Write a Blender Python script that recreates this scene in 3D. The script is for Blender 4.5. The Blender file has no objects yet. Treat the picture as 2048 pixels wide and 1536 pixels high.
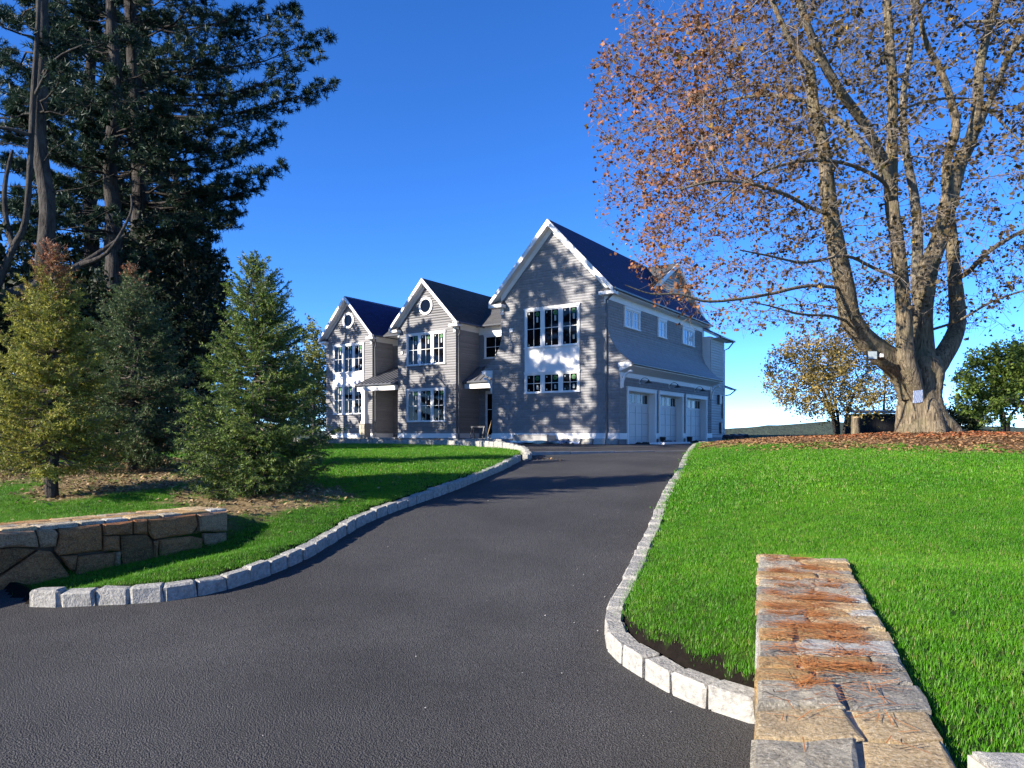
import bpy, math, random
import numpy as np
from mathutils import Vector, Matrix
rng = np.random.default_rng(7)
random.seed(7)
scene = bpy.context.scene
# ------------------------------------------------------------------ camera, sky, sun, exposure
EYE = 1.62; F = 1420.0; CX = 1024.0; HOR = 868.0          # photo is 2048 x 1536, horizon at row 868
cd = bpy.data.cameras.new('camera'); cam = bpy.data.objects.new('camera', cd)
scene.collection.objects.link(cam); scene.camera = cam
cd.sensor_width = 36.0; cd.lens = F/2048*36.0; cd.shift_y = 100/2048; cd.clip_end = 6000; cd.clip_start = 0.05
cam.location = (0, 0, EYE); cam.rotation_euler = (math.radians(90), 0, 0)
SUN_EL = math.radians(22); SUN_DIR = Vector((-0.89, -0.45, 0)).normalized()     # horizontal direction TOWARDS the sun
world = bpy.data.worlds.new('World'); scene.world = world; world.use_nodes = True
nt = world.node_tree; bg = nt.nodes['Background']
sky = nt.nodes.new('ShaderNodeTexSky'); sky.sky_type = 'NISHITA'; sky.sun_disc = False
sky.sun_elevation = SUN_EL; sky.sun_rotation = math.atan2(SUN_DIR.x, SUN_DIR.y)
sky.air_density = 0.62; sky.dust_density = 0.0; sky.ozone_density = 5.0; sky.altitude = 1800
hs = nt.nodes.new('ShaderNodeHueSaturation'); hs.inputs['Saturation'].default_value = 1.15; hs.inputs['Hue'].default_value = 0.507
nt.links.new(sky.outputs[0], hs.inputs['Color']); nt.links.new(hs.outputs[0], bg.inputs[0]); bg.inputs[1].default_value = 0.15
sl = bpy.data.lights.new('sun', 'SUN'); sl.energy = 5.0; sl.angle = math.radians(0.5); sl.color = (1.0, 0.93, 0.82)
so = bpy.data.objects.new('sun', sl); scene.collection.objects.link(so)
tos = Vector((SUN_DIR.x*math.cos(SUN_EL), SUN_DIR.y*math.cos(SUN_EL), math.sin(SUN_EL)))
so.rotation_euler = tos.to_track_quat('Z', 'Y').to_euler(); so.location = (-20, -12, 20)
vs = scene.view_settings; vs.view_transform = 'Standard'; vs.look = 'None'; vs.exposure = 1.35; vs.gamma = 1.0
vs.use_curve_mapping = False

# ------------------------------------------------------------------ helpers
COL = scene.collection
def tag(o, label=None, cat=None, group=None, kind=None):
    if label: o['label'] = label
    if cat: o['category'] = cat
    if group: o['group'] = group
    if kind: o['kind'] = kind
    return o
def link(name, data, parent=None):
    o = bpy.data.objects.new(name, data); COL.objects.link(o)
    if parent is not None: o.parent = parent
    return o
def empty(name, loc, rz=0.0):
    o = link(name, None); o.location = loc; o.rotation_euler = (0, 0, rz); o.empty_display_size = 0.2
    return o
def mesh_np(name, V, F_, mat, parent=None, col=None, smooth=False):
    """V (n,3); F_ a list of int arrays (m,k), each with faces of k corners."""
    V = np.asarray(V, dtype=np.float32)
    if isinstance(F_, np.ndarray): F_ = [F_]
    me = bpy.data.meshes.new(name)
    me.vertices.add(len(V)); me.vertices.foreach_set('co', V.ravel())
    loops = np.concatenate([f.ravel() for f in F_]).astype(np.int32)
    tot = np.concatenate([np.full(len(f), f.shape[1], dtype=np.int32) for f in F_])
    st = np.concatenate([[0], np.cumsum(tot)[:-1]]).astype(np.int32)
    me.loops.add(len(loops)); me.loops.foreach_set('vertex_index', loops)
    me.polygons.add(len(tot)); me.polygons.foreach_set('loop_start', st); me.polygons.foreach_set('loop_total', tot)
    if smooth: me.polygons.foreach_set('use_smooth', np.ones(len(tot), dtype=bool))
    if col is not None:
        col = np.asarray(col, dtype=np.float32)
        if col.shape[1] == 3: col = np.concatenate([col, np.ones((len(col), 1), np.float32)], 1)
        a = me.attributes.new('col', 'FLOAT_COLOR', 'POINT'); a.data.foreach_set('color', col.ravel())
    me.update(calc_edges=True)
    if mat is not None: me.materials.append(mat)
    return link(name, me, parent)

class MB:
    """Collects boxes, prisms and tubes and links them as one mesh object."""
    def __init__(s): s.v = []; s.f = []
    def add(s, vs_, fs_):
        b = len(s.v); s.v += [tuple(p) for p in vs_]; s.f += [tuple(b+i for i in f) for f in fs_]; return s
    def box(s, x0, x1, y0, y1, z0, z1):
        s.add([(x0,y0,z0),(x1,y0,z0),(x1,y1,z0),(x0,y1,z0),(x0,y0,z1),(x1,y0,z1),(x1,y1,z1),(x0,y1,z1)],
              [(0,3,2,1),(4,5,6,7),(0,1,5,4),(1,2,6,5),(2,3,7,6),(3,0,4,7)]); return s
    def hexa(s, a, b):
        """a, b: two loops of n points (bottom, top)."""
        n = len(a)
        s.add(list(a)+list(b), [tuple(range(n))[::-1], tuple(range(n, 2*n))]+[(i, (i+1) % n, n+(i+1) % n, n+i) for i in range(n)]); return s
    def tube(s, pts, r, n=8, cap=True):
        pts = [Vector(p) for p in pts]; rs = r if hasattr(r, '__len__') else [r]*len(pts)
        rings = []
        for i, p in enumerate(pts):
            d = (pts[min(i+1, len(pts)-1)]-pts[max(i-1, 0)]).normalized()
            u = d.cross(Vector((0.13, 0.29, 0.95))); 
            if u.length < 1e-3: u = d.cross(Vector((1, 0, 0)))
            u.normalize(); w = d.cross(u)
            rings.append([p+(u*math.cos(2*math.pi*k/n)+w*math.sin(2*math.pi*k/n))*rs[i] for k in range(n)])
        b = len(s.v)
        for rg in rings: s.v += [tuple(q) for q in rg]
        for i in range(len(rings)-1):
            for k in range(n):
                s.f.append((b+i*n+k, b+i*n+(k+1) % n, b+(i+1)*n+(k+1) % n, b+(i+1)*n+k))
        if cap:
            s.f.append(tuple(b+k for k in range(n))[::-1]); s.f.append(tuple(b+(len(rings)-1)*n+k for k in range(n)))
        return s
    def build(s, name, mat, parent=None, smooth=False, bevel=0.0, recalc=True):
        me = bpy.data.meshes.new(name); me.from_pydata(s.v, [], s.f); me.update()
        if recalc:
            import bmesh
            bm = bmesh.new(); bm.from_mesh(me); bmesh.ops.recalc_face_normals(bm, faces=bm.faces[:])
            if bevel > 0:
                bmesh.ops.bevel(bm, geom=bm.edges[:], offset=bevel, segments=1, affect='EDGES', clamp_overlap=True)
            bm.to_mesh(me); bm.free()
        if smooth:
            for p in me.polygons: p.use_smooth = True
        me.materials.append(mat)
        return link(name, me, parent)

# ------------------------------------------------------------------ materials
def new_mat(name):
    m = bpy.data.materials.new(name); m.use_nodes = True
    return m, m.node_tree, m.node_tree.nodes['Principled BSDF']
def N(t, kind, **kw):
    n = t.nodes.new(kind)
    for k, v in kw.items(): setattr(n, k, v)
    return n
def mix(t, a, b, fac, mode='MIX'):
    n = N(t, 'ShaderNodeMix', data_type='RGBA', blend_type=mode)
    for sock, val in ((6, a), (7, b), (0, fac)):
        if hasattr(val, 'links'): t.links.new(val, n.inputs[sock])
        else: n.inputs[sock].default_value = (tuple(val)+(1,))[:4] if hasattr(val, '__len__') else val
    return n.outputs[2]
def noise(t, scale, detail=4, rough=0.55, vec=None, dist=0.0):
    n = N(t, 'ShaderNodeTexNoise'); n.inputs['Scale'].default_value = scale; n.inputs['Detail'].default_value = detail
    n.inputs['Roughness'].default_value = rough; n.inputs['Distortion'].default_value = dist
    if vec is not None: t.links.new(vec, n.inputs['Vector'])
    return n
def ramp(t, src, stops):
    r = N(t, 'ShaderNodeValToRGB'); e = r.color_ramp.elements
    while len(e) < len(stops): e.new(0.5)
    for el, (p, c) in zip(e, stops): el.position = p; el.color = (tuple(c)+(1,))[:4] if hasattr(c, '__len__') else (c, c, c, 1)
    t.links.new(src, r.inputs[0]); return r.outputs[0]
def bump(t, b, src, strength, dist):
    n = N(t, 'ShaderNodeBump'); n.inputs['Strength'].default_value = strength; n.inputs['Distance'].default_value = dist
    t.links.new(src, n.inputs['Height']); t.links.new(n.outputs[0], b.inputs['Normal']); return n
def pos(t): return N(t, 'ShaderNodeNewGeometry').outputs['Position']
def objco(t): return N(t, 'ShaderNodeTexCoord').outputs['Object']
def surf(name, c1, c2, scale=6.0, rough=0.7, bscale=None, bstr=0.3, bdist=0.01, spec=0.3, obj=False, detail=5):
    m, t, b = new_mat(name); v = objco(t) if obj else pos(t)
    n = noise(t, scale, detail, 0.6, v)
    t.links.new(mix(t, c1, c2, ramp(t, n.outputs[0], [(0.3, 0.0), (0.7, 1.0)])), b.inputs['Base Color'])
    b.inputs['Roughness'].default_value = rough; b.inputs['Specular IOR Level'].default_value = spec
    if bscale:
        n2 = noise(t, bscale, 5, 0.6, v); bump(t, b, n2.outputs[0], bstr, bdist)
    return m
def leafmat(name, transl=0.3, rough=0.6):
    m, t, b = new_mat(name)
    a = N(t, 'ShaderNodeAttribute', attribute_name='col')
    t.links.new(a.outputs['Color'], b.inputs['Base Color']); b.inputs['Roughness'].default_value = rough
    b.inputs['Specular IOR Level'].default_value = 0.25
    if transl > 0:
        tr = N(t, 'ShaderNodeBsdfTranslucent'); t.links.new(a.outputs['Color'], tr.inputs['Color'])
        mx = N(t, 'ShaderNodeMixShader'); mx.inputs[0].default_value = transl
        t.links.new(b.outputs[0], mx.inputs[1]); t.links.new(tr.outputs[0], mx.inputs[2])
        t.links.new(mx.outputs[0], t.nodes['Material Output'].inputs[0])
    return m
M = {}
M['leaf'] = leafmat('leaf', 0.28); M['needle'] = leafmat('needle', 0.22, 0.5)
M['litter'] = leafmat('litter', 0.0, 0.85)
# asphalt: fine aggregate grain, large darker patches, pale grit
m, t, b = new_mat('asphalt'); p = pos(t)
vo = N(t, 'ShaderNodeTexVoronoi'); vo.inputs['Scale'].default_value = 110; t.links.new(p, vo.inputs['Vector'])
n1 = noise(t, 70, 4, 0.8, p); n2 = noise(t, 0.7, 5, 0.6, p); n3 = noise(t, 55, 3, 0.6, p)
c = mix(t, (0.027, 0.0255, 0.024), (0.115, 0.109, 0.103), ramp(t, n1.outputs[0], [(0.36, 0), (0.64, 1)]))
c = mix(t, c, (0.16, 0.155, 0.15), ramp(t, vo.outputs['Color'], [(0.86, 0), (0.95, 0.55)]))
c = mix(t, c, (0.55, 0.55, 0.56), ramp(t, n2.outputs[0], [(0.38, 0.55), (0.62, 0.0)]), 'MULTIPLY'); n4 = noise(t, 0.23, 3, 0.5, p); c = mix(t, c, (0.72, 0.72, 0.73), ramp(t, n4.outputs[0], [(0.42, 0.6), (0.58, 0.0)]), 'MULTIPLY')
t.links.new(c, b.inputs['Base Color']); b.inputs['Roughness'].default_value = 0.8; b.inputs['Specular IOR Level'].default_value = 0.2
ad = N(t, 'ShaderNodeMath', operation='ADD'); t.links.new(vo.outputs['Distance'], ad.inputs[0]); t.links.new(n3.outputs[0], ad.inputs[1])
bump(t, b, ad.outputs[0], 0.9, 0.008); M['asphalt'] = m
# ground: colour from the 'col' attribute, broken up
m, t, b = new_mat('ground'); p = pos(t); a = N(t, 'ShaderNodeAttribute', attribute_name='col')
n1 = noise(t, 14, 6, 0.7, p); n2 = noise(t, 1.1, 4, 0.6, p)
c = mix(t, a.outputs['Color'], (0.35, 0.32, 0.28), ramp(t, n1.outputs[0], [(0.3, 0.75), (0.62, 0.0)]), 'MULTIPLY')
c = mix(t, c, (0.75, 0.72, 0.6), ramp(t, n2.outputs[0], [(0.35, 0.6), (0.65, 0.0)]), 'MULTIPLY')
t.links.new(c, b.inputs['Base Color']); b.inputs['Roughness'].default_value = 0.95; b.inputs['Specular IOR Level'].default_value = 0.1
bump(t, b, n1.outputs[0], 0.7, 0.03); M['ground'] = m
M['kerb'] = surf('kerb_granite', (0.42, 0.395, 0.345), (0.20, 0.19, 0.17), 26, 0.9, 45, 1.0, 0.014)
def stone(name, c1, c2, c3):
    m, t, b = new_mat(name); p = pos(t)
    mp = N(t, 'ShaderNodeMapping'); mp.inputs['Scale'].default_value = (1, 1, 2.2); t.links.new(p, mp.inputs[0])
    n1 = noise(t, 11, 8, 0.7, mp.outputs[0], 0.25); n2 = noise(t, 75, 6, 0.75, p)
    c = mix(t, c1, c2, ramp(t, n1.outputs[0], [(0.38, 0), (0.6, 1)]))
    c = mix(t, c, c3, ramp(t, n2.outputs[0], [(0.50, 0), (0.62, 0.85)])); c = mix(t, c, (.35, .33, .3), ramp(t, n2.outputs[0], [(0.36, 0.8), (0.46, 0)]), 'MULTIPLY')
    t.links.new(c, b.inputs['Base Color']); b.inputs['Roughness'].default_value = 0.85; b.inputs['Specular IOR Level'].default_value = 0.25
    ad = N(t, 'ShaderNodeMath', operation='ADD'); t.links.new(n1.outputs[0], ad.inputs[0]); t.links.new(n2.outputs[0], ad.inputs[1])
    bump(t, b, ad.outputs[0], 1.0, 0.035); return m
M['st_ochre'] = stone('stone_ochre', (0.56, 0.34, 0.13), (0.40, 0.25, 0.11), (0.74, 0.56, 0.30))
M['st_tan'] = stone('stone_tan', (0.70, 0.50, 0.26), (0.46, 0.33, 0.18), (0.84, 0.70, 0.47))
M['st_grey'] = stone('stone_grey', (0.56, 0.49, 0.36), (0.33, 0.285, 0.215), (0.76, 0.68, 0.53))
M['st_blue'] = stone('stone_bluegrey', (0.42, 0.38, 0.31), (0.24, 0.22, 0.185), (0.62, 0.56, 0.45))
M['st_white'] = stone('stone_white', (0.66, 0.62, 0.54), (0.44, 0.42, 0.37), (0.78, 0.74, 0.66))
M['st_rust'] = stone('stone_rust', (0.32, 0.135, 0.045), (0.17, 0.08, 0.035), (0.44, 0.25, 0.11))
M['st_brown'] = stone('stone_brown', (0.56, 0.22, 0.075), (0.32, 0.125, 0.05), (0.64, 0.34, 0.16))
M['st_umber'] = stone('stone_umber', (0.57, 0.32, 0.17), (0.34, 0.185, 0.10), (0.66, 0.43, 0.26))
M['mortar'] = surf('mortar', (0.50, 0.44, 0.33), (0.34, 0.30, 0.23), 20, 0.95, 60, 0.7, 0.01)
M['darkmortar'] = surf('dark_mortar', (0.14, 0.10, 0.065), (0.08, 0.058, 0.04), 20, 0.95, 40, 0.6, 0.01)
# house
m, t, b = new_mat('grey_shingle'); a = N(t, 'ShaderNodeAttribute', attribute_name='col'); p = pos(t)
mp = N(t, 'ShaderNodeMapping'); mp.inputs['Scale'].default_value = (26, 26, 3.0); t.links.new(p, mp.inputs[0])
n1 = noise(t, 1.6, 4, 0.6, mp.outputs[0])
t.links.new(mix(t, a.outputs['Color'], (0.7, 0.7, 0.7), ramp(t, n1.outputs[0], [(0.35, 0.55), (0.65, 0)]), 'MULTIPLY'), b.inputs['Base Color'])
b.inputs['Roughness'].default_value = 0.75; bump(t, b, n1.outputs[0], 0.4, 0.004); M['shingle'] = m
M['sheath'] = surf('grey_wall', (0.27, 0.26, 0.26), (0.23, 0.225, 0.225), 3, 0.8)
M['white'] = surf('white_trim', (0.84, 0.81, 0.77), (0.78, 0.755, 0.72), 1.4, 0.5, 30, 0.08, 0.003)
M['cream'] = surf('white_clapboard', (0.76, 0.73, 0.69), (0.68, 0.655, 0.62), 2.0, 0.55)
M['door'] = surf('garage_door_paint', (0.64, 0.61, 0.58), (0.58, 0.555, 0.53), 1.5, 0.45)
M['glass'], t, b = new_mat('dark_window_glass')
b.inputs['Base Color'].default_value = (0.004, 0.004, 0.005, 1); b.inputs['Roughness'].default_value = 0.03; b.inputs['Specular IOR Level'].default_value = 0.2
M['skyglass'], t, b = new_mat('pale_window_glass')
b.inputs['Base Color'].default_value = (0.42, 0.46, 0.48, 1); b.inputs['Roughness'].default_value = 0.06; b.inputs['Specular IOR Level'].default_value = 0.6
M['st_green'] = surf('green_sticker', (0.05, 0.22, 0.05), (0.03, 0.10, 0.03), 30, 0.5)
M['st_lab'] = surf('white_sticker', (0.42, 0.46, 0.45), (0.32, 0.36, 0.35), 30, 0.5)
M['metal'] = surf('dark_bronze_metal', (0.055, 0.055, 0.06), (0.04, 0.04, 0.045), 5, 0.42, spec=0.5)
M['gutter'] = surf('grey_gutter', (0.10, 0.105, 0.115), (0.08, 0.085, 0.095), 5, 0.4, spec=0.5)
M['seam'] = surf('standing_seam_metal', (0.13, 0.13, 0.14), (0.10, 0.10, 0.11), 2, 0.35, spec=0.5)
M['concrete'] = surf('concrete', (0.34, 0.33, 0.31), (0.22, 0.215, 0.21), 3, 0.9, 40, 0.4, 0.008)
M['blackplastic'] = surf('black_plastic', (0.012, 0.012, 0.014), (0.02, 0.02, 0.02), 8, 0.4)
M['bluetarp'] = surf('blue_tarp', (0.03, 0.10, 0.22), (0.05, 0.13, 0.25), 12, 0.4, 8, 0.8, 0.05)
M['paper'] = surf('white_paper', (0.80, 0.81, 0.82), (0.70, 0.71, 0.74), 14, 0.35, 12, 0.6, 0.02)
M['wood'] = surf('raw_timber', (0.44, 0.31, 0.17), (0.33, 0.22, 0.12), 14, 0.8)
def bark(name, c1, c2, c3, sc=1.0):
    m, t, b = new_mat(name); p = pos(t)
    mp = N(t, 'ShaderNodeMapping'); mp.inputs['Scale'].default_value = (9*sc, 9*sc, 1.5*sc); t.links.new(p, mp.inputs[0])
    n1 = noise(t, 1.5, 7, 0.65, mp.outputs[0], 1.2); n2 = noise(t, 2.2*sc, 4, 0.6, p)
    c = mix(t, c1, c2, ramp(t, n1.outputs[0], [(0.38, 1), (0.6, 0)]))
    c = mix(t, c, c3, ramp(t, n2.outputs[0], [(0.48, 0), (0.7, 0.7)]))
    t.links.new(c, b.inputs['Base Color']); b.inputs['Roughness'].default_value = 0.92; b.inputs['Specular IOR Level'].default_value = 0.15
    bump(t, b, n1.outputs[0], 1.0, 0.09/sc); return m
M['maplebark'] = bark('maple_bark', (0.26, 0.205, 0.135), (0.06, 0.045, 0.03), (0.16, 0.14, 0.075))
M['maplelimb'] = bark('maple_limb_bark', (0.24, 0.205, 0.155), (0.075, 0.06, 0.045), (0.145, 0.13, 0.07), 1.6)
M['twig'] = surf('twig_bark', (0.20, 0.165, 0.13), (0.10, 0.08, 0.06), 8, 0.9)
M['pinebark'] = bark('pine_bark', (0.065, 0.055, 0.048), (0.022, 0.019, 0.017), (0.08, 0.075, 0.07))
M['greybark'] = bark('grey_bark', (0.075, 0.065, 0.055), (0.03, 0.026, 0.023), (0.10, 0.092, 0.082))

# ------------------------------------------------------------------ terrain
_ry = np.linspace(-5, 60, 1301)
_rz = np.interp(_ry, [-5, 5.2, 8, 10.2, 14, 17, 21, 32, 60], [0, 0, .24, .5, .80, .98, 1.07, 1.15, 1.18])
_k = np.exp(-np.linspace(-2, 2, 41)**2); _k /= _k.sum()
_rz = np.convolve(np.pad(_rz, 20, mode='edge'), _k, 'valid')
def R(y): return np.interp(y, _ry, _rz)
def on_road(px, py):
    """Pixel -> point of the drive surface (the ray meets the drive profile)."""
    zz = 8.0
    for _ in range(60): zz = 0.6*zz+0.4*(EYE-float(R(zz)))*F/(py-HOR)
    return np.array([(px-CX)/F*zz, zz])
def at_z(px, py, z):
    d = (EYE-z)*F/(py-HOR); return Vector(((px-CX)/F*d, d, z))
def at_d(px, py, d): return Vector(((px-CX)/F*d, d, EYE-(py-HOR)/F*d))
LK = [on_road(*q) for q in [(57,1214),(120,1214),(185,1211),(250,1208),(312,1204),(372,1196),(425,1186),(475,1173),(525,1156),(575,1136),(625,1112),(680,1079),(735,1047),(830,1010),(930,973),(1000,943),(1043,921)]]
RK = [on_road(*q) for q in [(1506,1450),(1430,1425),(1345,1390),(1285,1358),(1240,1327),(1213,1300),(1208,1272),(1216,1237),(1245,1180),(1278,1110),(1301,1061),(1327,996),(1356,947),(1375,910),(1389,894)]]
RK_end = np.array([7.6, 26.0])
def smooth_path(pts, step):
    pts = np.array(pts); out = []
    P = np.vstack([2*pts[0]-pts[1], pts, 2*pts[-1]-pts[-2]])
    for i in range(1, len(P)-2):
        for u in np.linspace(0, 1, 12, endpoint=False):
            a, b_, c_, d_ = P[i-1], P[i], P[i+1], P[i+2]
            out.append(0.5*((2*b_)+(-a+c_)*u+(2*a-5*b_+4*c_-d_)*u*u+(-a+3*b_-3*c_+d_)*u**3))
    out.append(P[-2]); out = np.array(out)
    s = np.concatenate([[0], np.cumsum(np.linalg.norm(np.diff(out, axis=0), axis=1))])
    n = max(2, int(round(s[-1]/step))); q = np.linspace(0, s[-1], n+1)
    return np.stack([np.interp(q, s, out[:, 0]), np.interp(q, s, out[:, 1])], 1)
LKs = smooth_path(LK, 0.12); RKs = smooth_path(RK, 0.12)
# walls
LWt = 0.69; LA = at_z(0, 1062, LWt); LB = at_z(452, 1020, LWt)                  # left wall, top front edge
lwd = (LB-LA).normalized(); LA0 = LA-lwd*2.2; lwn = Vector((-lwd.y, lwd.x, 0))       # lwn points away from the drive
RWt = 0.72; NL = at_z(1510, 1536, RWt); FL = at_z(1517, 1113, RWt); FR = at_z(1690, 1120, RWt); NR = at_z(1918, 1536, RWt)
NL = NL+(NL-FL)*0.25; NR = NR+(NR-FR)*0.25
rwd = (FL-NL).normalized(); rwn = Vector((rwd.y, -rwd.x, 0)); RWL = (FL-NL).length; RWW = 0.55
LB2 = np.array([LB.x, LB.y]); house_side = np.array([7.6, 26.0])
road_poly = np.array([[-30, -4.0], [-30, 5.2], [LA0.x, LA0.y-.05]] + [[LA.x, LA.y-.05]] + LKs.tolist() + [[0.4, 20.0], [-1.5, 37.5], [6, 34], [14.5, 46.5], [15.2, 40.0], RK_end.tolist()] + RKs[::-1].tolist() + [[NL.x, NL.y], [NL.x-.2, -4]])
def seg_dist(P, A):
    d = np.full(len(P), 1e9)
    for i in range(len(A)-1):
        a = A[i]; ab = A[i+1]-a; L2 = ab@ab+1e-12
        u = np.clip(((P-a)@ab)/L2, 0, 1); q = a+u[:, None]*ab
        d = np.minimum(d, np.hypot(P[:, 0]-q[:, 0], P[:, 1]-q[:, 1]))
    return d
def inside(P, poly):
    c = np.zeros(len(P), bool); n = len(poly)
    for i in range(n):
        x1, y1 = poly[i]; x2, y2 = poly[(i+1) % n]
        cond = ((y1 > P[:, 1]) != (y2 > P[:, 1]))
        with np.errstate(divide='ignore', invalid='ignore'):
            xi = (x2-x1)*(P[:, 1]-y1)/(y2-y1+1e-15)+x1
        c ^= cond & (P[:, 0] < xi)
    return c
def sstep(x, a, b):
    u = np.clip((x-a)/(b-a), 0, 1); return u*u*(3-2*u)
def _vn(x, y, s, seed):
    xi = np.floor(x/s); yi = np.floor(y/s); fx = x/s-xi; fy = y/s-yi
    def h(a, b_): return np.modf(np.abs(np.sin(a*127.1+b_*311.7+seed*74.7)*43758.5453))[0]
    fx = fx*fx*(3-2*fx); fy = fy*fy*(3-2*fy)
    return (h(xi, yi)*(1-fx)+h(xi+1, yi)*fx)*(1-fy)+(h(xi, yi+1)*(1-fx)+h(xi+1, yi+1)*fx)*fy
MAPLE = np.array([11.55, 20.0])
def terrain(P):
    """P (n,2) -> height, signed distance to the drive, right-side flag."""
    x, y = P[:, 0], P[:, 1]
    ins = inside(P, road_poly); d = seg_dist(P, np.vstack([road_poly, road_poly[:1]])); d = np.where(ins, -d, d)
    right = x > np.interp(y, [0, 4, 6, 12, 20, 30, 45], [0.3, 1.0, -1.5, 0.6, 2.6, 5, 12])
    base = R(y)
    amp = np.where(right, np.interp(y, [3, 6, 20, 30], [.5, .42, .27, .2]), np.interp(y, [6, 10, 16, 30], [.12, .16, .08, .03]))
    lam = np.where(right, np.interp(y, [4, 9], [.8, 1.3]), 1.2); dd = np.clip(d, 0, 40)
    lawn = base+.12+amp*(1-np.exp(-dd/lam))+np.where(right, .022*np.minimum(dd, 8), 0)
    lawn += (_vn(x, y, 2.3, 1)-.5)*.06*sstep(dd, .3, 2.0)
    # right stone wall holds the lawn up behind it
    rx = x-NL.x; ry = y-NL.y; u = rx*rwn.x+ry*rwn.y; v = rx*rwd.x+ry*rwd.y
    w = sstep(u, .12, .42)*(1-sstep(v, RWL-.1, RWL+1.3))*(1-sstep(u, 1.6, 5.0)); lawn = lawn+(np.maximum(lawn, .69)-lawn)*w
    # left stone wall
    lx = x-LA.x; ly = y-LA.y; u = lx*lwn.x+ly*lwn.y; v = lx*lwd.x+ly*lwd.y; LL = (LB-LA).length
    w = sstep(u, .1, .55)*(1-sstep(v, LL-.1, LL+1.0))*(1-sstep(u, 1.0, 4.0)); lawn = lawn+(np.maximum(lawn, .60)-lawn)*w
    w = (1-sstep(u, -.02, .08))*sstep(u, -1.3, -.5)*(1-sstep(v, LL-.2, LL+.9)); lawn = lawn+(base-.01-lawn)*w
    w = sstep(-v, -2, 8)*sstep(u, 2, 9); lawn = lawn+.25*w
    r = np.hypot(x-MAPLE[0], y-MAPLE[1]); lawn += .10*np.exp(-(r/1.6)**2)
    lawn -= .006*np.clip(y-46, 0, 700)*1.0+.002*np.clip(y-30, 0, 60)*(x > 16)
    lawn -= .01*np.clip(np.abs(x)-40, 0, 300)*.4
    gap = np.where(right & (y > 3.5), .22, .17)
    soil = base+.055
    h = np.where(d < .05, base-.06, np.where(d < .15, soil, 0))
    k = sstep(d, .15, gap); h = np.where(d >= .15, soil+(lawn-soil)*k, h)
    return h, d, right
def H1(x, y): return float(terrain(np.array([[x, y]]))[0][0])

def bed_masks(P):
    x, y = P[:, 0], P[:, 1]; n = (_vn(x, y, .9, 3)-.5)*1.0+(_vn(x, y, .3, 4)-.5)*.5
    maple = 1-sstep(np.hypot((x-MAPLE[0]-.3)*1.0, (y-MAPLE[1])*.93)+n*1.8, 5.8, 8.8)
    mul = np.zeros(len(P))
    for (cx, cy, r) in ((-3.7, 10.2, 1.35), (-6.3, 10.9, 1.2), (-6.9, 13, 2.0), (-9.5, 12.2, 2.2), (-5.0, 11.9, .8)):
        mul = np.maximum(mul, 1-sstep(np.hypot(x-cx, y-cy)+n*.8, r*.75, r*1.15))
    wood = 1-sstep(x+.0*y+n*2, -9.0, -6.5); wood = wood*sstep(y, 12.6, 15.5)
    return maple, mul, wood
def ground_cols(P, d, right):
    x, y = P[:, 0], P[:, 1]; maple, mul, wood = bed_masks(P)
    g = np.array([.035, .075, .012]); c = np.tile(g, (len(P), 1))
    def lay(c, k, colr): return c*(1-k[:, None])+np.array(colr)*k[:, None]
    c = lay(c, maple, (.17, .10, .05)); c = lay(c, mul, (.30, .22, .12)); c = lay(c, wood, (.07, .055, .035))
    c = lay(c, sstep(y, 28.0, 29.0)*(x > -8)*(x < 8), (.10, .09, .075))
    c = lay(c, (d < np.where(right, .28, .2)).astype(float), (.012, .009, .007)); c = lay(c, sstep(y, 60, 90), (.045, .06, .022))  # soil strip by the kerb, blackened to paint the shadow in the gap
    return c
def grid(xs, ys):
    X, Y = np.meshgrid(xs, ys); P = np.stack([X.ravel(), Y.ravel()], 1); nx, ny = len(xs), len(ys)
    i = np.arange(nx*ny).reshape(ny, nx)
    return P, np.stack([i[:-1, :-1].ravel(), i[:-1, 1:].ravel(), i[1:, 1:].ravel(), i[1:, :-1].ravel()], 1)
xs = np.concatenate([-np.geomspace(1500, 9.2, 26), np.arange(-9, 9, .085), np.arange(9, 18, .25), np.geomspace(18.3, 1500, 24)])
ys = np.concatenate([-np.geomspace(60, 3, 8), np.arange(-2.5, 3, .25), np.arange(3, 22.5, .085), np.arange(22.5, 48, .3), np.geomspace(48.5, 2600, 30)])
P, Q = grid(xs, ys); h, d, right = terrain(P)
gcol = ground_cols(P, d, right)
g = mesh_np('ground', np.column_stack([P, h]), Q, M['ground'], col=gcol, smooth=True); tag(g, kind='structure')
# the drive: one asphalt sheet
P, Q = grid(np.arange(-26, 16, .15), np.arange(-2, 47, .15)); ins = inside(P, road_poly)
keep = ins[Q].any(1); used = np.unique(Q[keep]); mp_ = -np.ones(len(P), int); mp_[used] = np.arange(len(used))
rz = R(P[used, 1])+(_vn(P[used, 0], P[used, 1], 1.7, 9)-.5)*.012
rd = mesh_np('driveway', np.column_stack([P[used], rz]), mp_[Q[keep]], M['asphalt'], smooth=True); tag(rd, kind='structure')

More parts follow.
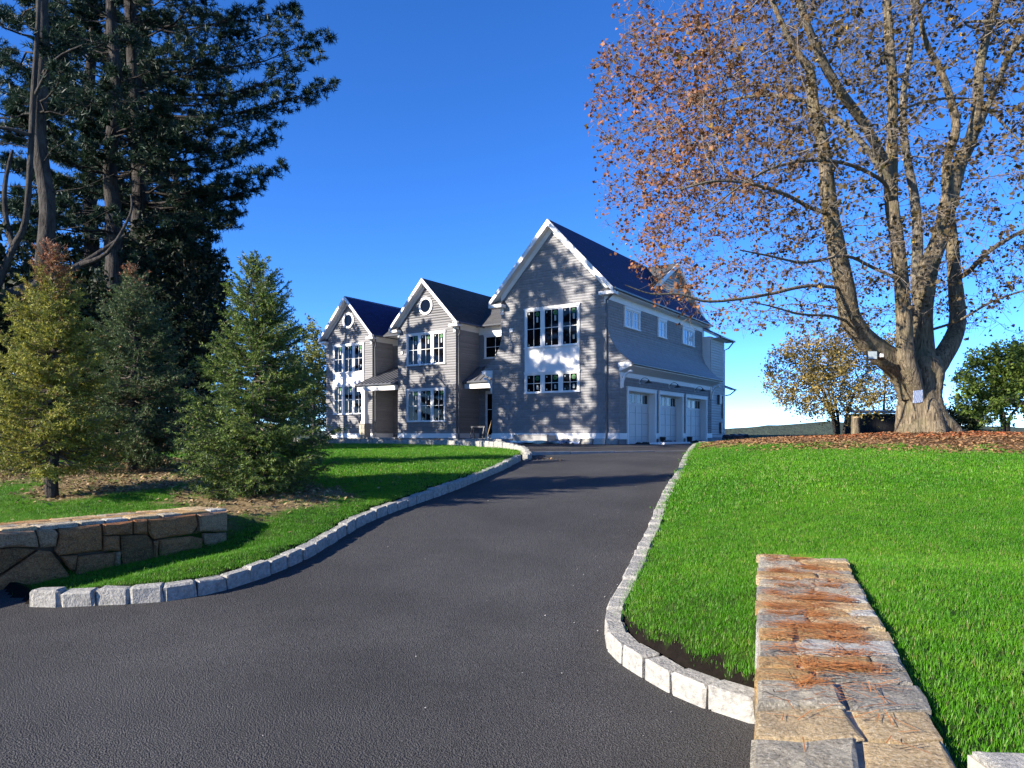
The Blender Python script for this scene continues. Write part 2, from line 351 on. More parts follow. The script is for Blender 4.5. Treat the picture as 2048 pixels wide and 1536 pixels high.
# ------------------------------------------------------------------ kerbs of granite blocks
def block_mesh(seed):
    import bmesh
    r = random.Random(seed); bm = bmesh.new(); bmesh.ops.create_cube(bm, size=1)
    bmesh.ops.bevel(bm, geom=bm.edges[:], offset=.09, segments=1, affect='EDGES')
    for v in bm.verts: v.co += Vector((r.uniform(-.03, .03), r.uniform(-.05, .05), r.uniform(-.045, .045)))
    for v in bm.verts: v.co.z += .5
    bmesh.ops.triangulate(bm, faces=bm.faces[:])
    me = bpy.data.meshes.new('kerb_stone'); bm.to_mesh(me); bm.free(); me.materials.append(M['kerb']); return me
BL = [block_mesh(i) for i in range(9)]
def kerb(name, path, side, hgt, step, wid=.135, zf=None, height=.165, group=None):
    """path: plan polyline of the drive-side face; side +1: blocks stand to the left of its direction."""
    pts = smooth_path(path, step); root = empty(name, (float(pts[0][0]), float(pts[0][1]), float(R(pts[0][1])))); tag(root, kind='structure')
    for i in range(len(pts)-1):
        a, b_ = pts[i], pts[i+1]; dv = b_-a; L = np.linalg.norm(dv); dv /= L; n = np.array([-dv[1], dv[0]])*side
        c = (a+b_)/2+n*wid/2; z0 = (R(c[1]) if zf is None else zf(c))-.05
        o = link('kerb_stone', random.choice(BL), root)
        o.location = (c[0]-root.location.x, c[1]-root.location.y, z0-root.location.z)
        ang = math.atan2(dv[1], dv[0]); slope = math.atan2(float((R(b_[1])-R(a[1])) if zf is None else 0), L)
        o.rotation_euler = (random.uniform(-.04, .04), -slope+random.uniform(-.02, .02), ang+random.uniform(-.03, .03)+(math.pi if random.random() < .5 else 0))
        if abs(math.cos(o.rotation_euler.z-ang)+1) < .1: o.rotation_euler.y *= -1
        o.scale = (L*random.uniform(.93, .975), wid*random.uniform(.95, 1.08), height+.05+random.uniform(-.012, .014))
    return root
kerb('kerb', LK, 1, 0, .285, height=.135); kerb('kerb', RK+[on_road(1410, 889.5), RK_end+np.array([.4, 1.0])], -1, 0, .30, wid=.15, height=.14)
# kerb behind the lawn island, along the front of the house
def at_h(px, py, dz):      # on ground R + dz
    zz = 20.0
    for _ in range(60): zz = .6*zz+.4*(EYE-float(R(zz))-dz)*F/(py-HOR)
    return np.array([(px-CX)/F*zz, zz])
BK = [np.array([-9.2, 27.5]), np.array([-5.9, 25.4]), np.array([-4.0, 24.2]), np.array([-2.2, 22.9]), np.array([-.9, 21.4]), np.array([.05, 19.6]), np.array([.36, 18.0]), LK[-1]+np.array([.02, .12])]
kerb('kerb', BK, 1, 0, .27, zf=lambda c: R(c[1])+.10*float(sstep(c[1], 18.3, 20.5))-.09*float(1-sstep(c[1], 17.6, 19.0)), height=.235)
# ------------------------------------------------------------------ stone walls
def stone_poly(pts3, nrm, depth, mat, parent, base, rnd, seed, name='stone'):
    """An irregular stone: outline pts3 (world), pushed out along nrm; edges rounded, face uneven."""
    r = random.Random(seed); pts = [Vector(p) for p in pts3]; nrm = Vector(nrm).normalized()
    c = sum(pts, Vector())/len(pts); dense = []
    for i in range(len(pts)):
        a, b_ = pts[i], pts[(i+1) % len(pts)]; L = (b_-a).length; k = 2 if L > rnd*4 else 1
        for j in range(k): dense.append(a.lerp(b_, j/k)+Vector((r.uniform(-1, 1), r.uniform(-1, 1), r.uniform(-1, 1)))*rnd*.18)
    def inset(p, d_):
        v = p-c; L = v.length; return c+v*max(.3, (L-d_)/L)
    l0 = [p-nrm*.03 for p in dense]; l1 = [p+nrm*depth*.55 for p in dense]; l2 = [inset(p, rnd)+nrm*depth*r.uniform(.85, 1.1) for p in dense]
    l3 = [inset(p, (p-c).length*.5)+nrm*depth*r.uniform(.9, 1.25) for p in dense]
    n = len(dense); V = l0+l1+l2+l3+[c+nrm*depth*r.uniform(1.0, 1.3)]; F_ = []
    for k in range(3):
        for i in range(n): F_.append((k*n+i, k*n+(i+1) % n, (k+1)*n+(i+1) % n, (k+1)*n+i))
    for i in range(n): F_.append((3*n+i, 3*n+(i+1) % n, 4*n))
    b_ = Vector(base); mb = MB(); mb.add([v-b_ for v in V], F_)
    return mb.build(name, mat, parent)
def quad_map(A, B, C, D):
    """u 0..1 along A->B, v 0..1 from AB to DC"""
    A, B, C, D = map(Vector, (A, B, C, D))
    return lambda u, v: (A.lerp(B, u)).lerp(D.lerp(C, u), v)
def row_stones(fmap, U, V_, rows, gap, seed, wmin, wmax):
    """Rows of irregular stones in a rectangle U x V_ metres; returns outlines in metres."""
    r = random.Random(seed); out = []; v = 0.0; prev = None
    edges = [0.0]
    for h in rows: edges.append(edges[-1]+h)
    s = V_/edges[-1]; edges = [e*s for e in edges]
    ph = [[r.uniform(-.022, .022) for _ in range(6)] for _ in edges]
    def ev(k, u):
        if k in (0, len(edges)-1): return edges[k]
        q = u/U*5; i = min(4, int(q)); f = q-i; return edges[k]+ph[k][i]*(1-f)+ph[k][i+1]*f
    for k in range(len(edges)-1):
        u = 0.0; cuts = [0.0]
        while u < U-.01:
            u += r.uniform(wmin, wmax)
            if U-u < wmin*.7: u = U
            cuts.append(min(u, U))
        for i in range(len(cuts)-1):
            a, b_ = cuts[i]+(gap/2 if i else r.uniform(-.014, .014)), cuts[i+1]-(gap/2 if i < len(cuts)-2 else r.uniform(-.014, .016)); sk0 = r.uniform(-.02, .02) if i else 0; sk1 = r.uniform(-.02, .02) if i < len(cuts)-2 else 0
            m_ = (a+b_)/2; g = gap/2
            out.append([(a-sk0, ev(k, a)+g), (m_, ev(k, m_)+g), (b_-sk1, ev(k, b_)+g), (b_+sk1, ev(k+1, b_)-g), (m_, ev(k+1, m_)-g), (a+sk0, ev(k+1, a)-g)])
    return out
# right wall -----------------------------------------------------------------
RB = Vector((NL.x, NL.y, 0)); rw = empty('stone_wall', RB)
tag(rw, 'long stone wall beside the right lawn, flat mortared top strewn with orange pine needles', 'wall')
NRb = NL+(NR-NL).normalized()*(NR-NL).length; up = Vector((0, 0, 1))
def w2(p, z): return Vector((p.x, p.y, z))
core = MB(); ins_ = [NL, NR, FR, FL]; cc = sum(ins_, Vector())/4
low = [w2(p+(cc-p).normalized()*.03, -.25)-RB for p in ins_]; top = [w2(p+(cc-p).normalized()*.03, RWt-.004)-RB for p in ins_]
core.hexa(low, top).build('mortar', M['mortar'], rw)
W0 = (NR-NL).length; W1 = (FR-FL).length; Wm = (W0+W1)/2
fm = quad_map(NL, NR, FR, FL); r_ = random.Random(5)
rows = [r_.uniform(.15, .26) for _ in range(6)]+[r_.uniform(.12, .22) for _ in range(14)]+[.12, .1]
mats_top = ['st_tan', 'st_grey', 'st_ochre', 'st_tan', 'st_grey', 'st_blue', 'st_grey', 'st_white', 'st_tan', 'st_ochre']
TOPP = row_stones(fm, Wm, RWL, rows, .018, 21, .15, .36)
for i, pl in enumerate(TOPP):
    stone_poly([fm(u/Wm, v/RWL) for u, v in pl], up, .014*r_.uniform(.4, 1.5), M[r_.choice(mats_top)], rw, RB, .016, i)
def side_face(A, B, zt, zb, nrm, parent, base, mats, seed, rows, dep=.03, wmin=.18, wmax=.42):
    L = (B-A).length; f2 = lambda u, z: w2(A.lerp(B, u/L), zt-z)
    for i, pl in enumerate(row_stones(None, L, zt-zb, rows, .014, seed, wmin, wmax)):
        stone_poly([f2(u, v) for u, v in pl], nrm, dep*random.uniform(.7, 1.3), M[random.choice(mats)], parent, base, .02, seed+i)
side_face(NL+rwn*.02, FL+rwn*.02, RWt-.004, -.1, -rwn, rw, RB, ['st_tan', 'st_ochre', 'st_white', 'st_grey'], 300, [.2, .28, .33], .02)
side_face(FR-rwn*.02, NR-rwn*.02, RWt-.004, .3, rwn, rw, RB, ['st_tan', 'st_ochre', 'st_grey'], 400, [.2, .2], .02)
side_face(FL-rwd*.02, FR-rwd*.02, RWt-.004, .0, rwd, rw, RB, ['st_tan', 'st_grey'], 450, [.2, .25, .25], .02)
# a second wall that turns off behind the near end of the first
Ca = at_z(1935, 1506, RWt+.02); Cb = at_z(2100, 1508, RWt+.02); cdv = (Cb-Ca).normalized(); cnv = Vector((cdv.y, -cdv.x, 0))
C0 = Ca; C1 = Ca+cdv*2.2; C2 = C1+cnv*.5; C3 = C0+cnv*.5; CB = Vector((C0.x, C0.y, 0))
cw = empty('stone_wall', CB); tag(cw, 'short stone wall end strewn with needles at the grass corner', 'wall')
MB().hexa([w2(p, .2)-CB for p in (C0, C1, C2, C3)], [w2(p, RWt+.015)-CB for p in (C0, C1, C2, C3)]).build('mortar', M['mortar'], cw)
fm2 = quad_map(C0, C1, C2, C3)
for i, pl in enumerate(row_stones(None, 2.2, .5, [.17, .17, .16], .018, 77, .18, .36)):
    stone_poly([fm2(u/2.2, v/.5) for u, v in pl], up, .012, M[r_.choice(mats_top)], cw, CB, .016, 500+i)
# fallen pine needles lying on the wall
def needle_heap(name, fmap, n, spots, zoff, base, label):
    V = np.zeros((n, 4, 3)); col = np.zeros((n, 4, 3))
    for i in range(n):
        if random.random() < .9:
            s = random.choice(spots); u = s[0]+random.gauss(0, s[2]); v = s[1]+random.gauss(0, s[3]); ang = s[4]+random.gauss(0, .45)
        else: u, v, ang = random.random(), random.uniform(.2, 1), random.uniform(0, 6.3)
        if not (.10 < u < .84 and .02 < v < .99): u = random.uniform(.1, .84); v = random.uniform(.3, .97)
        p = fmap(u, v); L = random.uniform(.06, .13); w_ = .0016
        dx = Vector((math.cos(ang), math.sin(ang), random.gauss(0, .10))); n_ = Vector((-dx.y, dx.x, 0))*w_
        z = zoff+abs(random.gauss(0, .008))
        a = p-dx*L/2; b_ = p+dx*L/2; a.z = max(a.z, p.z)+z; b_.z = max(b_.z, p.z)+z
        V[i] = [a-n_-base, a+n_-base, b_+n_-base, b_-n_-base]
        k = random.random(); col[i] = np.array([.62, .25, .07])*(1-k)+np.array([.34, .125, .035])*k
        if random.random() < .08: col[i] = [.05, .03, .02]
    o = mesh_np(name, V.reshape(-1, 3), np.arange(n*4).reshape(-1, 4), M['litter'], col=col.reshape(-1, 3)); o.location = base
    tag(o, label, 'needles', kind='stuff'); return o
sp = []
for k in range(46):
    q_ = random.choice([pl for pl in TOPP if pl[0][1] > RWL*.33]); v = (q_[0][1]-.009)/RWL+random.gauss(0, .006); u = min(.82, max(.1, random.uniform(q_[0][0], q_[2][0])/Wm))
    sp.append((u, v, random.uniform(.04, .13), random.uniform(.004, .010), math.atan2(rwn.y, rwn.x)+random.gauss(-.1, .35)))
needle_heap('pine_needles', fm, 2300, sp, .016, RB, 'orange fallen pine needles lying in drifts on top of the long stone wall')
needle_heap('pine_needles', fm2, 900, [(random.random(), random.random(), .08, .1, random.uniform(0, 3)) for _ in range(10)], .016, CB, 'fallen pine needles on the short stone wall end at the grass corner')
# left wall ------------------------------------------------------------------
LBs = Vector((LA.x, LA.y, 0)); lw = empty('stone_wall', LBs)
tag(lw, 'low retaining wall of big dark brown squared stones beside the spruces', 'wall')
TH = .60; A0 = LA0; back0, back1 = A0+lwn*TH, LB+lwn*TH
ft = [A0+lwn*.05, LB+lwn*.05-lwd*.05, back1-lwd*.05, back0]
MB().hexa([w2(p, -.25)-LBs for p in ft], [w2(p, LWt-.004)-LBs for p in ft]).build('mortar', M['darkmortar'], lw)
def lw_pt(zx, zy):
    px, py = zx/4.357, 1000+zy/4.357; dr = Vector(((px-CX)/F, 1, -(py-HOR)/F)); n = lwn; o_ = Vector((0, 0, EYE))
    k = (LA-o_).dot(n)/dr.dot(n); return o_+dr*k
ST = [([(-60,282),(295,262),(330,408),(150,402),(-60,424)],'st_umber'), ([(312,260),(470,254),(498,292),(478,398),(348,418)],'st_umber'),
 ([(507,254),(860,211),(873,228),(873,433),(502,483),(474,452),(512,330)],'st_brown'), ([(886,206),(1144,176),(1144,298),(891,308)],'st_brown'),
 ([(1156,176),(1264,166),(1269,290),(1156,294)],'st_brown'), ([(1277,166),(1690,124),(1716,215),(1658,293),(1332,343),(1284,280)],'st_brown'),
 ([(1710,124),(1966,96),(1966,268),(1728,273),(1727,190)],'st_umber'), ([(-60,428),(150,412),(305,432),(12,636),(-60,660)],'st_rust'),
 ([(8,655),(325,434),(436,444),(596,650),(566,758),(240,893),(10,925),(-60,930),(-60,690)],'st_brown'), ([(892,320),(1029,312),(1038,438),(892,443)],'st_brown'),
 ([(1042,312),(1273,302),(1316,362),(1346,558),(1062,598),(1052,450)],'st_rust'), ([(1330,357),(1367,347),(1358,558),(1337,558)],'st_brown'),
 ([(1382,347),(1658,312),(1757,332),(1752,518),(1378,556)],'st_brown'), ([(1766,292),(1962,282),(1962,388),(1850,418),(1772,388)],'st_umber'),
 ([(518,490),(667,477),(636,616),(602,608)],'st_brown'), ([(673,491),(990,453),(985,600),(648,654)],'st_brown'), ([(1000,452),(1046,452),(1046,598),(994,606)],'st_umber'),
 ([(612,668),(1040,612),(1040,700),(600,790)],'st_brown'), ([(1060,610),(1350,570),(1740,528),(1740,640),(1060,720)],'st_brown'), ([(1762,400),(1850,430),(1962,396),(1962,560),(1762,580)],'st_umber')]
for i, (pl, mt) in enumerate(ST):
    stone_poly([lw_pt(*q) for q in pl], -lwn, .055*random.uniform(.7, 1.2), M[mt], lw, LBs, .022, 800+i)
# stones left of the frame, the end face and the top
side_face(A0, LA-lwd*.15, LWt-.01, -.15, -lwn, lw, LBs, ['st_brown', 'st_umber', 'st_rust'], 900, [.25, .3, .3], .05, .3, .7)
side_face(LB+lwn*.05-lwd*.02, back1-lwd*.02, LWt-.01, .1, lwd, lw, LBs, ['st_tan', 'st_grey'], 950, [.22, .25], .03, .2, .4)
fm3 = quad_map(A0, LB, back1, back0); LT = (LB-A0).length
for i, pl in enumerate(row_stones(None, LT, TH, [.2, .19, .21], .018, 61, .22, .6)):
    stone_poly([fm3(u/LT, v/TH) for u, v in pl], up, .014, M[r_.choice(['st_tan', 'st_white', 'st_tan', 'st_grey', 'st_ochre'])], lw, LBs, .02, 1000+i)
needle_heap('pine_needles', fm3, 700, [(random.random(), random.uniform(.5, .95), .08, .08, random.uniform(0, 3)) for _ in range(14)], .016, LBs, 'scattered dry needles on top of the low retaining wall by the spruces')
# ------------------------------------------------------------------ the house (local x = depth behind the garage gable front, y = along the front to the left, z up)
CR = Vector(((1239-CX)/F*32, 32, EYE-.24)); HA = math.atan2(.829, .559)
house = empty('shingle_house', CR, HA)
tag(house, 'large grey shingled house with three front gables, white trim and three garage doors', 'house')
HM = Matrix.Translation(CR) @ Matrix.Rotation(HA, 4, 'Z')
ZE, ZP, ZG = 6.80, 10.42, -.25           # eave, ridge of the garage gable, grade
TA, TB, UA, UB, TC = 0.0, 7.06, .57, 6.49, 3.53
FT, FH = -.60, 1.75                       # flare tip, flare height
ZS = 3.46                                  # flare starts here
def flare(z):                               # distance of the right-hand wall face along y
    if z < ZS-.2: return TA
    if z < ZS: return FT
    w = min(1, (z-ZS)/FH); return UA-(UA-FT)*(1-w)**2.1
gs = (ZP-.25-ZE+.05)/(TC-UA)
def g_bounds(z):
    a = flare(z)
    if z > ZE-.15: a = max(a, UA+(z-(ZE-.15))/gs*1.0)
    return a, 2*TC-a
def shingles(name, fmap, bounds, z0, z1, parent, expo=.128, wr=(.10, .22), thick=.007, skip=(), c1=(.33, .321, .326), c2=(.275, .268, .273), mat='shingle', seed=0, lap=False, tilt=1.0):
    """Every shingle (or clapboard) of a wall or roof plane, joined into one part. fmap(u, v, n) -> local point."""
    r = np.random.default_rng(seed); V = []; Fq = []; C = []
    nrow = int(math.ceil((z1-z0)/expo)); c1 = np.array(c1); c2 = np.array(c2)
    for k in range(nrow):
        zb = z0+k*expo; zt = min(zb+expo*1.06, z1)
        a0, b0 = bounds(zb+.002); a1, b1 = bounds(zt-.002)
        lo, hi = min(a0, a1), max(b0, b1)
        if hi-lo < .05: continue
        u = lo-(0 if lap else r.uniform(0, .1)); rowk = r.uniform(-.06, .06)
        while u < hi:
            w = (4.0 if lap else r.uniform(*wr)); u1 = u+w; g = 0.0
            if lap: u1 = min(u1, hi)
            if not any(s[0] < u+.02 and u1-.02 < s[1] and s[2] < zb+.01 and zt-.02 < s[3] for s in skip):
                p = [min(max(u, a0), b0), min(max(u1-g, a0), b0), min(max(u1-g, a1), b1), min(max(u, a1), b1)]
                if p[1]-p[0] > .012 or p[2]-p[3] > .012:
                    zj = zb+(0 if lap else r.uniform(-.003, .003)); t1 = thick; n0 = len(V)
                    V += [fmap(p[0], zj, 0), fmap(p[1], zj, 0), fmap(p[0], zj, t1), fmap(p[1], zj, t1), fmap(p[2], zt, .002*tilt), fmap(p[3], zt, .002*tilt)]
                    Fq += [(n0+2, n0+3, n0+4, n0+5), (n0, n0+1, n0+3, n0+2)]
                    q = c1+(c2-c1)*min(1, max(0, r.normal(.5, .34)))
                    C += [q*(1+rowk)]*6
            u = u1
    if not V: return None
    o = mesh_np(name, np.array(V), np.array(Fq), M[mat], parent, col=np.array(C)); tag(o, kind='stuff'); return o
fr = lambda x0: (lambda u, v, n: (x0-n, u, v))           # a wall that faces the front (-x)
sd = lambda y0: (lambda u, v, n: (u, y0-n, v))           # a wall that faces the garage side (-y)
# ---- solid walls
def prism_x(mb, outline, x0, x1): mb.hexa([(x0, y, z) for y, z in outline], [(x1, y, z) for y, z in outline])
up_out = [(UA+.02, ZS+FH), (UA+.02, ZE), (TC, ZP-.28), (2*TC-UA-.02, ZE), (2*TC-UA-.02, ZS+FH)]
cur = [(flare(ZS+FH*k/10)+.02, ZS+FH*k/10) for k in range(10)]
outl = cur+up_out+[(2*TC-y, z) for y, z in cur[::-1]]
mb = MB(); prism_x(mb, outl, .02, 12.7); mb.build('wall', M['sheath'], house)
DO = [(.88, 4.0), (4.64, 7.76), (8.44, 11.66)]; DT = 2.25
mb = MB(); mb.box(.02, 12.68, .36, TB-.02, ZG, ZS-.003)
e = [.02]+[q for a in DO for q in a]+[12.68]
for i in range(0, len(e), 2): mb.box(e[i], e[i+1], .02, .36, ZG, ZS-.003)
for a, b_ in DO: mb.box(a, b_, .02, .36, DT, ZS-.003)
mb.build('wall', M['sheath'], house)
WIN = (2.02, 5.06, 2.20, 6.36)
# front gable shingles
shingles('shingles', fr(0), lambda z: g_bounds(z) if z >= ZS+.01 else (TA, TB), .28, ZP-.4, house, expo=.1275, skip=[WIN], seed=1)
# side: lower wall, the flared skirt and the upper wall
shingles('shingles', sd(0), lambda z: (0, 12.7), .28, 3.28, house, seed=3, skip=[(a-.13, b_+.13, -1, DT+.1) for a, b_ in DO])
arc = [(flare(ZS+FH*k/40), ZS+FH*k/40) for k in range(41)]+[(UA, ZE)]
al = np.concatenate([[0], np.cumsum([math.hypot(arc[i+1][0]-arc[i][0], arc[i+1][1]-arc[i][1]) for i in range(len(arc)-1)])])
def skirt(u, v, n):
    y = float(np.interp(v, al, [a[0] for a in arc])); z = float(np.interp(v, al, [a[1] for a in arc]))
    y2 = float(np.interp(v+.02, al, [a[0] for a in arc])); z2 = float(np.interp(v+.02, al, [a[1] for a in arc]))
    dy, dz = y2-y, z2-z; L = math.hypot(dy, dz)+1e-9
    return (u, y-n*dz/L, z+n*dy/L)
SW = [(1.64, 3.45), (5.75, 6.9), (9.3, 11.2)]
zz2v = lambda z: al[-1]-(ZE-z)
shingles('shingles', skirt, lambda v: (-.02, 12.72), 0, zz2v(6.35), house, seed=4, skip=[(a-.0, b_+.0, zz2v(5.34), 99) for a, b_ in SW])
# ---- white trim
mb = MB(); mb.box(-.045, .0, -.045, TB, .0, .28); mb.build('water_table', M['white'], house)
ee = [0]+[q for a, b_ in DO for q in (a-.14, b_+.14)]+[12.7]
for i in range(0, len(ee), 2): MB().box(ee[i], ee[i+1], -.045, 0, .0, .28).build('water_table', M['white'], house)
mb = MB(); mb.box(-.01, 0.02, -.01, TB+.01, ZG-.2, -.001); mb.build('foundation', M['concrete'], house)
def trim_box(name, x0, x1, y0, y1, z0, z1, mat='white', bev=.006): return MB().box(x0, x1, y0, y1, z0, z1).build(name, M[mat], house, bevel=bev)
# skirt soffit, fascia, gutters, brackets on both sides
def mir(y): return 2*TC-y
for side in (0, 1):
    f = (lambda y: y) if side == 0 else mir
    x1 = 12.75 if side == 0 else 5.8
    y0, y1 = sorted((f(FT), f(TA+.02)))
    mb = MB(); mb.hexa([(-.02, f(FT), ZS-.17), (x1, f(FT), ZS-.17), (x1, f(.02), ZS-.40), (-.02, f(.02), ZS-.40)], [(-.02, f(FT), ZS-.02), (x1, f(FT), ZS-.02), (x1, f(.02), ZS-.02), (-.02, f(.02), ZS-.02)])
    mb.build('soffit', M['white'], house)
    y0, y1 = sorted((f(FT-.02), f(TA+.05))); trim_box('cornice_return', -.06, -.021, y0, y1, ZS-.19, ZS-.01)
    if side == 0:
        ya, yb = f(FT)-.11, f(FT)-.002
        mb = MB(); mb.tube([(-.06, (ya+yb)/2, ZS-.07), (x1+.05, (ya+yb)/2, ZS-.07)], .058, 8); mb.build('gutter', M['gutter'], house)
        trim_box('frieze_board', 0.0, 12.7, -.03, -.002, ZS-.62, ZS-.40)
    for xb in ((.05, 12.45) if side == 0 else (.05,)):
        mb = MB(); A = []; B = []
        for k in range(13):
            th = math.pi/2*k/12; A.append((f(-.05-.50*(1-math.cos(th))), ZS-1.12+.78*math.sin(th)))
        B = [(f(-.05-.50*(1-math.cos(math.pi/2*k/12))-.085*(1-k/14)), ZS-1.12+.78*math.sin(math.pi/2*k/12)-.10*(k/12)) for k in range(13)]
        for k in range(12):
            q = [A[k], A[k+1], B[k+1], B[k]]
            mb.hexa([(xb, y, z) for y, z in q], [(xb+.12, y, z) for y, z in q])
        y0, y1 = sorted((f(-.06), f(-.003))); mb.box(xb, xb+.12, y0, y1, ZS-1.15, ZS-.42)
        mb.build('bracket', M['white'], house)
# ---- roofs
def roof_slope(name, e0, e1, r1, r0, thick, parent, cols, seed, under='white', expo=.15):
    """A roof slope: eave e0-e1, ridge r0-r1 (e0-r0 the near rake). Shingled on top, white beneath."""
    e0, e1, r1, r0 = map(Vector, (e0, e1, r1, r0)); n = (e1-e0).cross(r0-e0).normalized()
    if n.z < 0: n = -n
    loop = [e0, e1, r1, r0]
    slab = MB().hexa([p-n*thick for p in loop], [p-n*.004 for p in loop]).build(name, M[under], parent)
    L = max((e1-e0).length, (r1-r0).length); S = max((r0-e0).length, (r1-e1).length); ud = (e1-e0).normalized()
    ra = (r0-e0); u0r = ra.dot(ud); sd_ = (ra-ud*u0r); Sv = sd_.length; vd = sd_/Sv; u1e = (e1-e0).dot(ud); u1r = (r1-e0).dot(ud)
    fm_ = lambda u, v, nn: tuple(e0+ud*u+vd*v+n*(nn+.004))
    o = shingles('roof_shingles', fm_, lambda v: (u0r*v/Sv, u1e+(u1r-u1e)*v/Sv), 0, Sv, slab, expo, (.22, .42), .012, (), cols[0], cols[1], 'shingle', seed)
    return slab
NAVY_REFLECT = ((.009, .017, .105), (.005, .010, .070)); CHAR = ((.060, .058, .062), (.038, .037, .040))  # blue reflections painted into the shingle colour of the navy slopes
EO = .46; FO = .40
def ridge_y(y): return ZP-(abs(y-TC))*(ZP-ZE-.02)/(TC-UA+EO)
yr = UA-EO; zr = ridge_y(yr)
roof_slope('roof', (-FO, yr, zr), (13.1, yr, zr), (13.1, TC, ZP), (-FO, TC, ZP), .14, house, NAVY_REFLECT, 11)
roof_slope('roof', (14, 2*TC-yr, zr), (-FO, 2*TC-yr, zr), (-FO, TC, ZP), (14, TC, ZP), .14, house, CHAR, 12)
def rake(parent, x, ya, za, yc, zc, w=.27, th=.05):
    """white rake boards on both sides of a gable at depth x, plus a wider shadow board behind"""
    for s in (-1, 1):
        yy = lambda y: y if s < 0 else 2*yc-y
        for (xx, ww, d_) in ((x-th, w, .0), (x+.02, w+.0, .0)):
            pass
        L = math.hypot(yc-ya, zc-za); ny, nz = (zc-za)/L, -(yc-ya)/L
        q = [(ya, za), (yc, zc), (yc, zc-w*1.32), (ya+ny*w*.0, za-w*1.0)]
        MB().hexa([(x-th, yy(y), z) for y, z in q], [(x, yy(y), z) for y, z in q]).build('rake_board', M['white'], parent)
        q2 = [(ya+.1, za+.02), (yc, zc-.05), (yc, zc-.05-w*1.9), (ya+.35, za-w*.85)]
def frieze_rake(parent, x, ya, za, yc, zc, w):
    for s in (-1, 1):
        yy = lambda y: y if s < 0 else 2*yc-y
        q = [(ya, za), (yc, zc), (yc, zc-w*1.35), (ya, za-w*1.35)]
        MB().hexa([(x-.035, yy(y), z) for y, z in q], [(x-.001, yy(y), z) for y, z in q]).build('frieze_board', M['white'], parent)
rake(house, -FO-.003, yr, zr+.0, TC, ZP, .23)
frieze_rake(house, 0-.018, UA, ridge_y(UA)-.19, TC, ZP-.19, .24)
def ret(parent, x, y0, y1, z):            # cornice return: white box with a little dark roof
    MB().box(x-.02, x+FO+.02, y0, y1, z-.16, z).build('cornice_return', M['white'], parent, bevel=.01)
    MB().hexa([(x-.02, y0, z+.003), (x+FO, y0, z+.003), (x+FO, y1, z+.003), (x-.02, y1, z+.003)], [(x+FO-.06, y0+.1, z+.22), (x+FO, y0+.1, z+.22), (x+FO, y1-.1, z+.22), (x+FO-.06, y1-.1, z+.22)]).build('return_roof', M['metal'], parent)
ret(house, -FO, yr-.05, UA+.28, zr-.13); ret(house, -FO, 2*TC-UA-.28, 2*TC-yr+.05, zr-.13)
for yy in (UA-.01, 2*TC-UA-.16): trim_box('corner_capital', -.06, -.018, yy, yy+.17, zr-.62, zr-.30)
# soffit and frieze along the garage side
trim_box('frieze_board', 0, 12.7, UA-.04, UA-.022, 6.36, ZE+.0)
trim_box('soffit', -FO+.01, 13.05, yr+.02, UA+.02, ZE-.14, ZE-.08)
MB().tube([(-FO, yr-.06, zr-.06), (13.1, yr-.06, zr-.06)], .062, 8).build('gutter', M['gutter'], house)
MB().tube([(-.2, yr-.06, zr-.12), (-.14, UA+.02, zr-.5), (-.07, UA+.05, zr-.8), (-.07, UA+.05, -.05), (-.14, UA+.05, -.14)], .045, 8).build('downspout', M['gutter'], house)
